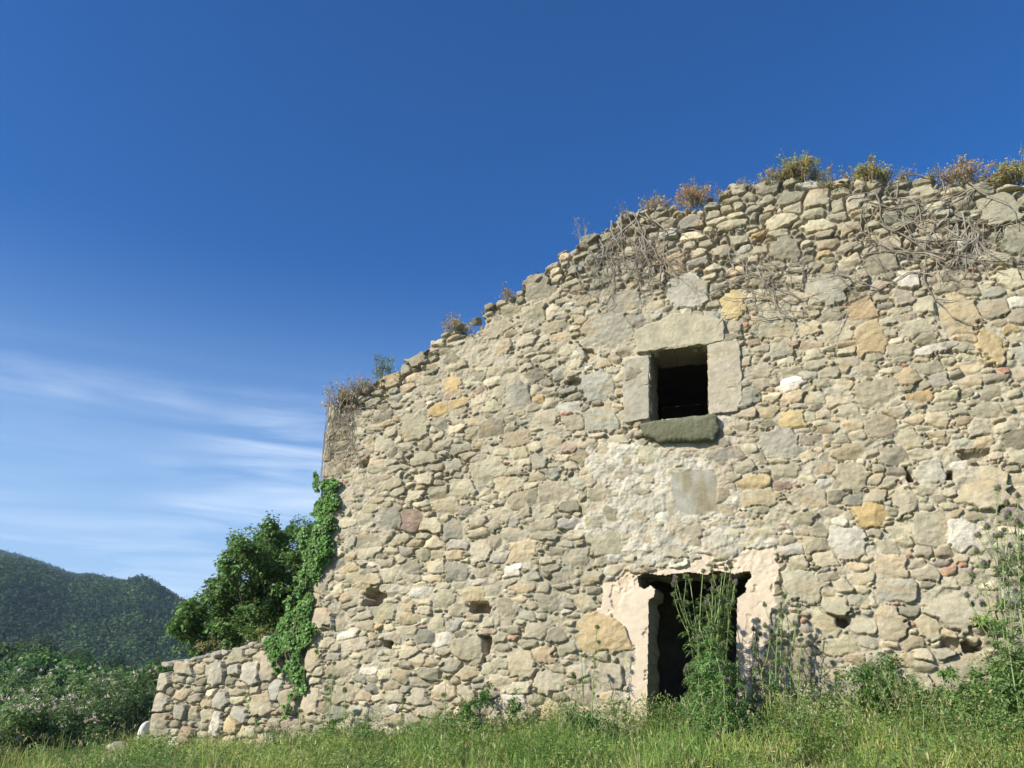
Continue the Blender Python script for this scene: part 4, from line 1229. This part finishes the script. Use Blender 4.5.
for i, px in enumerate([(720, 194), (742, 186), (828, 180), (905, 177), (930, 178), (950, 179), (995, 183), (625, 216), (355, 392)]):
    top_shrub(px[0], px[1] + 1, 0.16, 0.06, 950 + i, "sparse straw coloured wisp of grass rooted between the top stones of the wall", (0.30, 0.25, 0.13), leafn=120, dens=0.7, ll=0.03, name="dry_grass_wisp", cat="grass tuft", group="straw wisps along the wall top")
# ------------------------------------------------------------------ thistles
def head_meshes():
    mb = MB(); rng = np.random.default_rng(2)
    tube(mb, np.array([[0, 0, -0.006], [0, 0, 0.006], [0, 0, 0.016], [0, 0, 0.028], [0, 0, 0.034]]), np.array([0.004, 0.015, 0.019, 0.014, 0.009]), (0.10, 0.13, 0.05), 10)
    n = 90; d = rdir(rng, n); d[:, 2] = d[:, 2] * 0.8
    leaves(mb, d * 0.014 + np.array([0, 0, 0.014]), d, rdir(rng, n), 0.022, 0.006, colvar(rng, (0.13, 0.16, 0.07), n))
    me_h = mb.build("flower_head", M_LEAF)
    mb = MB(); n = 80
    d = unit(UP * 1.3 + 0.75 * rdir(rng, n))
    leaves(mb, np.array([0, 0, 0.026]) + rng.normal(size=(n, 3)) * 0.004, d, rdir(rng, n), rng.uniform(0.02, 0.034, n), 0.005, colvar(rng, (0.27, 0.155, 0.28), n, 0.25, 0.1))
    me_t = mb.build("tuft", M_FLOWER)
    a, b = me_h.data, me_t.data
    bpy.data.objects.remove(me_h); bpy.data.objects.remove(me_t)
    return a, b
HEAD, TUFT = head_meshes()
def thistle(base, height, lean, seed, label, heads=4, group=None, leafy=1.0, scale=1.0, spread=0.16, bloom=0.6, col=(0.12, 0.185, 0.065)):
    rng = np.random.default_rng(seed)
    root = thing("thistle", label, "thistle", base, group)
    base = np.asarray(base, float)
    tip = base + np.array([lean[0], lean[1], height])
    ms = MB(); ml = MB()
    t = np.linspace(0, 1, 12)[:, None]
    bow = np.array([-lean[0] * 0.4, -lean[1] * 0.4, 0]) + rng.normal(size=3) * 0.02
    main = base * (1 - t) + tip * t + bow * (t * (1 - t)) * 2
    stc = np.array((0.23, 0.285, 0.12)) * rng.uniform(0.85, 1.15)
    tube(ms, main, np.linspace(0.0085, 0.0045, 12) * scale, stc, 6)
    ends = [(tip, unit(main[-1] - main[-2]))]
    lines = [main]
    for k in range(heads - 1):
        s = rng.uniform(0.45, 0.9); p = main[int(s * 11)]
        d = unit(np.array([rng.normal(), rng.normal() * 0.6, 0])) * spread * rng.uniform(0.4, 1.2)
        e = p + d + UP * min((height * (1 - s)) * rng.uniform(0.4, 1.0) + 0.05, 0.45)
        tt = np.linspace(0, 1, 7)[:, None]
        m = p + (e - p) * 0.5 + d * 0.3
        br = (1 - tt) ** 2 * p + 2 * tt * (1 - tt) * m + tt ** 2 * e
        tube(ms, br, np.linspace(0.005, 0.003, 7) * scale, stc, 5)
        ends.append((e, unit(br[-1] - br[-2]))); lines.append(br)
    # spiny lobed leaves along the stem, big below and small above
    for line, frac in [(main, 1.0)] + [(l, 0.35) for l in lines[1:]]:
        nl = int((height * 34 if frac == 1.0 else 6) * leafy)
        for _ in range(nl):
            s = rng.random() ** (1.5 if frac == 1.0 else 1.0)
            p = line[0] + (line[-1] - line[0]) * s if frac < 1 else np.array([np.interp(s * 11, np.arange(12), line[:, q]) for q in range(3)])
            ln = (0.24 * (1 - s) ** 1.3 + 0.05) * scale * frac ** 0.5 * rng.uniform(0.7, 1.2)
            az = rng.uniform(0, 2 * math.pi); o = np.array([math.cos(az), math.sin(az), 0])
            q = np.linspace(0.05, 1, 6)[:, None]
            rach = p + o * ln * q * 0.85 + UP * ln * (0.55 * q - 0.75 * q ** 2)
            side = np.cross(o, UP)
            tdir = unit(np.gradient(rach, axis=0)); lw = ln * np.array([0.22, 0.32, 0.36, 0.30, 0.22, 0.1])
            c = colvar(rng, col, 1, 0.2, 0.06)[0]
            leaves(ml, rach, unit(tdir * 0.6 + side + 0.15 * rng.normal(size=(6, 3))), np.tile(UP, (6, 1)) + 0.3 * rng.normal(size=(6, 3)), lw, lw * 0.42, c)
            leaves(ml, rach, unit(tdir * 0.6 - side + 0.15 * rng.normal(size=(6, 3))), np.tile(UP, (6, 1)) + 0.3 * rng.normal(size=(6, 3)), lw, lw * 0.42, c)
            leaves(ml, rach[:1], unit(rach[-1:] - rach[:1]), UP[None] + 0.1, np.array([ln]), np.array([ln * 0.12]), c)
    ms.build("stem", M_LEAF, root); ml.build("foliage", M_LEAF, root)
    for e, d in ends:
        h = bpy.data.objects.new("flower_head", HEAD); COL.objects.link(h)
        h.parent = root; h.location = Vector(e - base)
        q = unit(d + np.array([0, -0.2, 0.1]) + rng.normal(size=3) * 0.25)
        h.rotation_euler = Vector(q).to_track_quat("Z", "Y").to_euler()
        s = rng.uniform(0.85, 1.3) * scale; h.scale = (s, s, s)
        if rng.random() < bloom:
            f = bpy.data.objects.new("tuft", TUFT); COL.objects.link(f); f.parent = h
def thistle_px(bx, tx, ty, out, seed, label, **k):
    """stand a thistle at a distance out from the wall; its tip reaches up to the height seen at (tx, ty)"""
    b = wall_pt(bx, 705, out)
    q = uv(tx, ty, out); tip = W3(np.array(q[0]), np.array(q[1]), np.array(out))
    thistle(b, tip[2] - b[2], (tip[0] - b[0], tip[1] - b[1]), seed, label, **k)
ORD = ["leftmost", "second", "third", "fourth", "fifth", "sixth", "seventh", "eighth", "ninth", "tenth", "eleventh"]
DG = "thistles standing in the doorway"
door_t = [(702, 676, 580, .75), (704, 690, 581, .65), (698, 703, 572, .70), (712, 713, 592, .85), (706, 714, 578, .60), (716, 726, 570, .70), (720, 731, 568, .60), (724, 735, 584, .75), (716, 722, 576, .8)]
for i, (bx, tx, ty, o) in enumerate(door_t):
    thistle_px(bx, tx, ty, o, 1000 + i, "tall thistle in the dense doorway clump, %s from the left by its tip" % ("leftmost" if i == 0 else ORD[i]), group=DG, heads=4, leafy=1.5 if i % 2 == 0 else 1.0, bloom=0.25, spread=0.14)
for i, (bx, tx, ty, o) in enumerate([(690, 688, 668, 1.0), (700, 698, 640, 1.1), (712, 710, 625, 1.2), (724, 722, 645, 1.1), (735, 738, 660, 1.0), (704, 700, 690, 1.6), (722, 724, 680, 1.7), (742, 746, 690, 1.4), (730, 716, 655, 1.5)]):
    thistle_px(bx, tx, ty, o, 1050 + i, "short bushy thistle packed with spiny leaves at the foot of the doorway clump", group="bushy young thistles before the doorway", heads=2, leafy=3.6, bloom=0.2, spread=0.08, col=(0.125, 0.20, 0.07))
RG = "thistles right of the doorway"
right_t = [(752, 758, 622, .45), (765, 756, 640, .4), (775, 779, 612, .5), (778, 784, 597, .45), (790, 799, 607, .4), (796, 802, 640, .5), (770, 770, 668, .7)]
for i, (bx, tx, ty, o) in enumerate(right_t):
    thistle_px(bx, tx, ty, o, 1100 + i, "slender thistle against the plaster right of the doorway, %s from the left" % ORD[i], group=RG, heads=4, leafy=0.55, bloom=0.7, spread=0.13)
LG = "thistles left of the doorway"
for i, (bx, tx, ty, o) in enumerate([(583, 581, 652, .4), (590, 597, 628, .45), (578, 575, 678, .5)]):
    thistle_px(bx, tx, ty, o, 1200 + i, ["bare stemmed thistle left of the doorway under the ochre block", "tallest thin thistle left of the doorway in front of the ochre block", "shortest thistle left of the doorway"][i], group=LG, heads=2, leafy=0.4, bloom=0.1, spread=0.06)
EG = "thistles at the right edge"
for i, (bx, tx, ty, o) in enumerate([(1012, 997, 490, 1.5), (1010, 977, 553, 1.4), (1022, 1008, 515, 1.5), (1030, 1018, 497, 1.6), (1040, 1030, 505, 1.4), (1018, 1003, 560, 1.6), (1034, 1022, 540, 1.3)]):
    thistle_px(bx, tx, ty, o, 1300 + i, "purple thistle in the tall clump at the right edge, " + ["with the highest head", "with the tip leaning farthest left", "third tallest and leaning inward", "second tallest beside the picture edge", "just outside the leaning stems", "with a low purple head", "behind the outermost stem"][i], group=EG, heads=5, leafy=0.9, bloom=0.95, spread=0.16)
SG = "slim weeds at the left foot of the wall"
for i, (bx, tx, ty, o) in enumerate([(330, 334, 664, .5), (346, 345, 690, .6), (447, 446, 678, .45), (325, 326, 690, .4), (300, 301, 712, .6), (402, 403, 700, .5)]):
    thistle_px(bx, tx, ty, o, 1400 + i, ["tallest slim green thistle near the left corner of the house", "short slim thistle right of the tallest one near the left corner", "thin lone stalk in the grass halfway along the wall left of the door", "leafy thistle stalk hugging the left corner of the house", "low thistle where the low wall meets the house", "short lone thistle a quarter of the way along the house wall"][i], group=SG, heads=2, leafy=0.7, bloom=0.0, spread=0.05)

# ------------------------------------------------------------------ bushes at the foot of the wall
def foot_bush(px, py, out, size, n, seed, label, col, ll=0.05, lw=0.025, nleaf=900, name="weed_bush", cat="bush", flowers=None, stemcol=(0.10, 0.12, 0.05)):
    rng = np.random.default_rng(seed)
    b = wall_pt(px, 710, out)
    q = uv(px, py, out)
    h = max(q[1] - b[2], 0.15)
    root = thing(name, label, cat, b)
    cl = []
    for _ in range(n):
        k = rng.random()
        hh = h * rng.uniform(0.25, 0.85)
        cl.append((b + WU * rng.normal() * size * 0.42 + WN * rng.normal() * 0.18 + UP * hh, rng.uniform(0.10, 0.18)))
    bush_parts(root, b, cl, nleaf, ll, lw, col, seed, flowers=flowers, stemcol=stemcol)
foot_bush(489, 690, 0.25, 0.55, 9, 2001, "leafy dark green bush at the foot of the wall left of the door", (0.06, 0.125, 0.03), nleaf=1500, flowers=((0.4, 0.12, 0.08), 10, 0.02))
foot_bush(455, 722, 0.35, 0.45, 6, 2002, "low sprawling weed left of the dark leafy bush at the wall foot", (0.08, 0.14, 0.04), nleaf=700)
foot_bush(716, 662, 0.6, 0.5, 12, 2003, "dense bright green thistle leaf mound filling the doorway's foot", (0.12, 0.195, 0.065), ll=0.06, lw=0.02, nleaf=2400)
foot_bush(745, 702, 0.55, 0.5, 9, 2004, "dark shaded leafy weed right of the doorway's thistle mound", (0.065, 0.12, 0.035), nleaf=2600)
foot_bush(795, 690, 0.45, 0.7, 12, 2005, "yellow green weed below the slender thistles right of the door", (0.14, 0.19, 0.06), nleaf=1300)
foot_bush(868, 650, 0.2, 0.35, 9, 2006, "upright bramble shoot on the wall below the pale boulder at right", (0.065, 0.13, 0.03), nleaf=1000)
foot_bush(900, 672, 0.25, 0.6, 11, 2007, "arching bramble running down the wall foot to the right", (0.07, 0.135, 0.03), nleaf=1300)
foot_bush(935, 692, 0.4, 0.6, 9, 2008, "low bramble in the grass near the right edge of the wall foot", (0.08, 0.14, 0.035), nleaf=1000)
foot_bush(1006, 630, 0.9, 0.5, 14, 2009, "leafy weed mound under the thistles at the right edge", (0.085, 0.155, 0.04), ll=0.07, nleaf=1900)
foot_bush(985, 690, 1.1, 0.8, 12, 2010, "feathery light green weed in front of the right edge thistles", (0.11, 0.17, 0.05), nleaf=1500)
foot_bush(590, 712, 0.6, 0.35, 7, 2011, "small green thistle rosette left of the doorway", (0.08, 0.15, 0.045), ll=0.08, lw=0.025, nleaf=700)
foot_bush(645, 728, 0.9, 0.6, 8, 2012, "greyish dry weed in front of the left door jamb", (0.15, 0.16, 0.075), nleaf=900)
foot_bush(360, 722, 0.4, 0.6, 7, 2013, "weedy tuft along the wall foot right of the house corner", (0.09, 0.15, 0.045), nleaf=800)
# scruffy tall weeds nobody could tell apart, standing in the grass
def tall_weed(b, h, seed, col):
    rng = np.random.default_rng(seed)
    rt = thing("tall_weed", "scruffy thin stemmed green weed standing up out of the grass at the wall foot", "weed", b, "tall weeds along the wall foot")
    ms = MB(); ml = MB()
    for _ in range(rng.integers(4, 9)):
        e = b + np.array([rng.normal() * 0.13, rng.normal() * 0.13, h * rng.uniform(0.6, 1.1)])
        t = np.linspace(0, 1, 7)[:, None]
        pts = b * (1 - t) + e * t + np.cumsum(rng.normal(size=(7, 3)) * 0.007, 0)
        tube(ms, pts, np.linspace(0.005, 0.002, 7), (0.16, 0.20, 0.08), 5)
        n = 42; s_ = rng.random(n)
        P = np.stack([np.interp(s_ * 6, np.arange(7), pts[:, q]) for q in range(3)], -1)
        d = unit(rdir(rng, n) * np.array([1, 1, 0.4]) + UP * 0.35)
        leaves(ml, P, d, unit(UP + 0.6 * rdir(rng, n)), rng.uniform(0.03, 0.10, n) * (1.15 - 0.7 * s_), rng.uniform(0.010, 0.022, n), colvar(rng, col, n, 0.22, 0.08))
        m = 12
        leaves(ml, e + rng.normal(size=(m, 3)) * np.array([0.015, 0.015, 0.035]), unit(UP + 0.7 * rdir(rng, m)), rdir(rng, m), 0.022, 0.012, colvar(rng, (0.26, 0.25, 0.13), m, 0.25, 0.1))
    ms.build("stem", M_LEAF, rt); ml.build("foliage", M_LEAF, rt)
rw = np.random.default_rng(3131)
for i in range(64):
    uu = rw.uniform(-6.2, 5.0) if i < 34 else rw.uniform(0.9, 5.2)
    oo = rw.uniform(0.15, 1.4) if i < 34 else rw.uniform(0.2, 2.6)
    P = W3(np.array(uu), np.array(0.0), np.array(oo)); P[2] = float(gz(P[0], P[1])) - 0.02
    tall_weed(P, rw.uniform(0.3, 0.62) * (1.15 if uu > 0.9 else 0.85), 5000 + i, [(0.12, 0.18, 0.05), (0.09, 0.15, 0.045), (0.15, 0.19, 0.06)][i % 3])
# a fern-like sprout rooted in a joint of the wall
q = uv(982, 628); b = W3(np.array(q[0]), np.array(q[1]), np.array(0.03))
rt = thing("wall_sprout", "tiny bright yellow green sprout growing out of a joint high above the right bramble", "plant", b)
bush_parts(rt, b, [(b + WN * 0.08 + UP * 0.08 + WU * dx, 0.08) for dx in (-0.08, 0.02, 0.1)], 150, 0.05, 0.03, (0.16, 0.24, 0.05), 2050)
# weed along the low wall's top
def low_top(px, py, seed, label, col, n=5, nleaf=300):
    rng = np.random.default_rng(seed)
    q = uv(px, py, LOFF); b = W3(np.array(q[0]), np.array(q[1]), np.array(LOFF - 0.25))
    r = thing("wall_weed", label, "plant", b)
    bush_parts(r, b, [(b + WU * rng.normal() * 0.15 + UP * rng.uniform(0.02, 0.2), rng.uniform(0.08, 0.14)) for _ in range(n)], nleaf, 0.055, 0.016, col, seed)
low_top(195, 655, 2061, "tall pale grass tuft on the left end of the low wall", (0.20, 0.19, 0.08))
low_top(240, 645, 2062, "green creeping weed on top of the low wall below the tree", (0.10, 0.15, 0.04), 6, 450)
low_top(258, 638, 2063, "yellowish leafy weed on the low wall beside the ivy", (0.15, 0.18, 0.05), 7, 520)

# ------------------------------------------------------------------ thicket at the left, trees behind it
def thicket(px, pyt, dist, w, seed, label, col, flowers, nleaf=4800):
    rng = np.random.default_rng(seed)
    b = ground_pt(px, dist)
    d = ray(px, pyt); top = CAM[2] + d[2] / math.hypot(d[0], d[1]) * dist
    h = top - b[2]
    root = thing("flowering_thicket", label, "bush", b, "wild thicket left of the wall")
    cl = []
    for _ in range(34):
        a = rng.normal() * w * 0.5; dd = rng.normal() * 0.5
        k = 1 - 0.35 * min(1, abs(a) / w)
        cl.append((b + np.array([a, dd, h * k * rng.uniform(0.12, 0.95)]), rng.uniform(0.16, 0.28)))
    bush_parts(root, b, cl, nleaf, 0.075, 0.024, col, seed, flowers=flowers, stemcol=(0.12, 0.13, 0.06))
PK = (0.42, 0.36, 0.30)
TK = [(0, 706, 14.6, .8, "nearest thicket bush at the left edge with pale seed heads", (0.125, 0.185, 0.07)),
      (40, 692, 15.2, .9, "mid thicket bush in front with scattered fluffy heads", (0.115, 0.175, 0.062)),
      (84, 704, 15.6, .7, "low dark bush just left of the small pale stone", (0.09, 0.13, 0.052)),
      (22, 676, 16.6, 1.0, "tall thicket bush behind the front ones at far left", (0.125, 0.185, 0.07)),
      (70, 664, 17.2, 1.1, "highest thicket bush with a crest of pale heads", (0.115, 0.18, 0.062)),
      (106, 666, 17.6, .8, "green thicket bush between the crest and the low wall", (0.11, 0.17, 0.058)),
      (138, 670, 18.2, .6, "shaded thicket bush tucked behind the low wall's end", (0.085, 0.13, 0.05)),
      (-44, 680, 15.6, 1.0, "thicket bush partly outside the left edge", (0.12, 0.16, 0.07)),
      (108, 692, 16.4, .5, "small bush a step left of the low wall's end", (0.095, 0.14, 0.055))]
for i, (px, py, dist, w, lab, col) in enumerate(TK):
    thicket(px, py, dist, w, 3000 + i, lab, col, (PK, 85 if i in (0, 1, 3, 4, 5, 7) else 24, 0.055))

def far_tree(px, pyt, dist, w, seed, label, col):
    rng = np.random.default_rng(seed)
    b = ground_pt(px, dist)
    d = ray(px, pyt); top = CAM[2] + d[2] / math.hypot(d[0], d[1]) * dist
    h = top - b[2]
    root = thing("valley_tree", label, "tree", b, "trees in the valley beyond the thicket")
    mt = MB(); ml = MB()
    t = np.linspace(0, 1, 6)[:, None]
    tube(mt, b + UP * h * 0.75 * t + np.cumsum(rng.normal(size=(6, 3)) * 0.04, 0), np.linspace(h * 0.03, h * 0.008, 6), (0.10, 0.08, 0.06), 7)
    for _ in range(26):
        dv = unit(rng.normal(size=3)); dv[2] = abs(dv[2]) * 1.2 - 0.35
        c = b + UP * h * 0.55 + dv * np.array([w, w, h * 0.42]) * rng.uniform(0.45, 0.85)
        tube(mt, np.stack([b + UP * h * 0.3, (b + UP * h * 0.35 + c) / 2, c]), np.array([h * 0.012, h * 0.008, h * 0.003]), (0.10, 0.08, 0.06), 5)
        r = w * rng.uniform(0.28, 0.45); n = 420
        dd = rdir(rng, n); P = c + dd * r * rng.uniform(0.4, 1.1, (n, 1)) * np.array([1, 1, 0.8])
        nn = unit(dd + UP * 0.4 + 0.5 * rdir(rng, n))
        leaves(ml, P, unit(np.cross(nn, rdir(rng, n))), nn, w * rng.uniform(0.05, 0.10, n), w * 0.06, colvar(rng, np.array(col) * (1 + 0.1 * rng.normal()), n, 0.22, 0.06))
    mt.build("trunk", M_BARK, root); ml.build("crown", M_LEAF, root)
FT = [(2, 632, 60, 4.2, "tall olive tree crown at the far left edge beyond the thicket", (0.060, 0.085, 0.03)),
      (28, 640, 52, 3.4, "grey green valley tree second from the left", (0.05, 0.085, 0.03)),
      (55, 645, 45, 3.0, "bright green valley tree in the middle beyond the thicket", (0.06, 0.115, 0.03)),
      (82, 653, 42, 2.6, "low round green valley tree right of the bright one", (0.055, 0.11, 0.03)),
      (104, 656, 55, 2.8, "small dark valley tree beyond the crest of the thicket", (0.04, 0.075, 0.025)),
      (126, 662, 60, 2.4, "dark low valley tree in the hollow left of the low wall", (0.035, 0.06, 0.025)),
      (150, 655, 32, 1.5, "bushy green valley tree just left of the big leafy tree", (0.06, 0.115, 0.03)),
      (-40, 626, 58, 4.5, "big valley tree outside the left edge", (0.055, 0.085, 0.03)),
      (12, 660, 36, 2.4, "nearest dark bushy valley tree at the left edge", (0.035, 0.07, 0.025)),
      (40, 622, 95, 5.0, "distant brownish green valley tree on the slope at left", (0.06, 0.08, 0.035)),
      (75, 634, 105, 4.5, "distant valley tree on the slope right of the brownish one", (0.05, 0.08, 0.03)),
      (110, 645, 100, 4.2, "farthest dark valley tree at the foot of the hill", (0.035, 0.065, 0.03))]
for i, (px, py, dist, w, lab, col) in enumerate(FT):
    far_tree(px, py, dist, w, 4000 + i, lab, col)

# ------------------------------------------------------------------ haze
def build_haze():
    mb = MB()
    x0, x1, y0, y1, z0, z1 = -1550, 1550, -1550, 1550, -30, 290
    V = np.array([(x, y, z) for z in (z0, z1) for x, y in ((x0, y0), (x1, y0), (x1, y1), (x0, y1))], float)
    F = np.array([(0, 3, 2, 1), (4, 5, 6, 7), (0, 1, 5, 4), (1, 2, 6, 5), (2, 3, 7, 6), (3, 0, 4, 7)])
    mb.add(V, F)
    m, nt = new_mat("haze_material")
    out = nt.nodes.new("ShaderNodeOutputMaterial"); pv = nt.nodes.new("ShaderNodeVolumePrincipled")
    pv.inputs["Color"].default_value = (0.55, 0.75, 1.0, 1)
    pv.inputs["Density"].default_value = HAZE_DENSITY
    pv.inputs["Anisotropy"].default_value = 0.1
    nt.links.new(pv.outputs[0], out.inputs["Volume"])
    setting(mb.build("haze", m, smooth=False), "stuff")
build_haze()
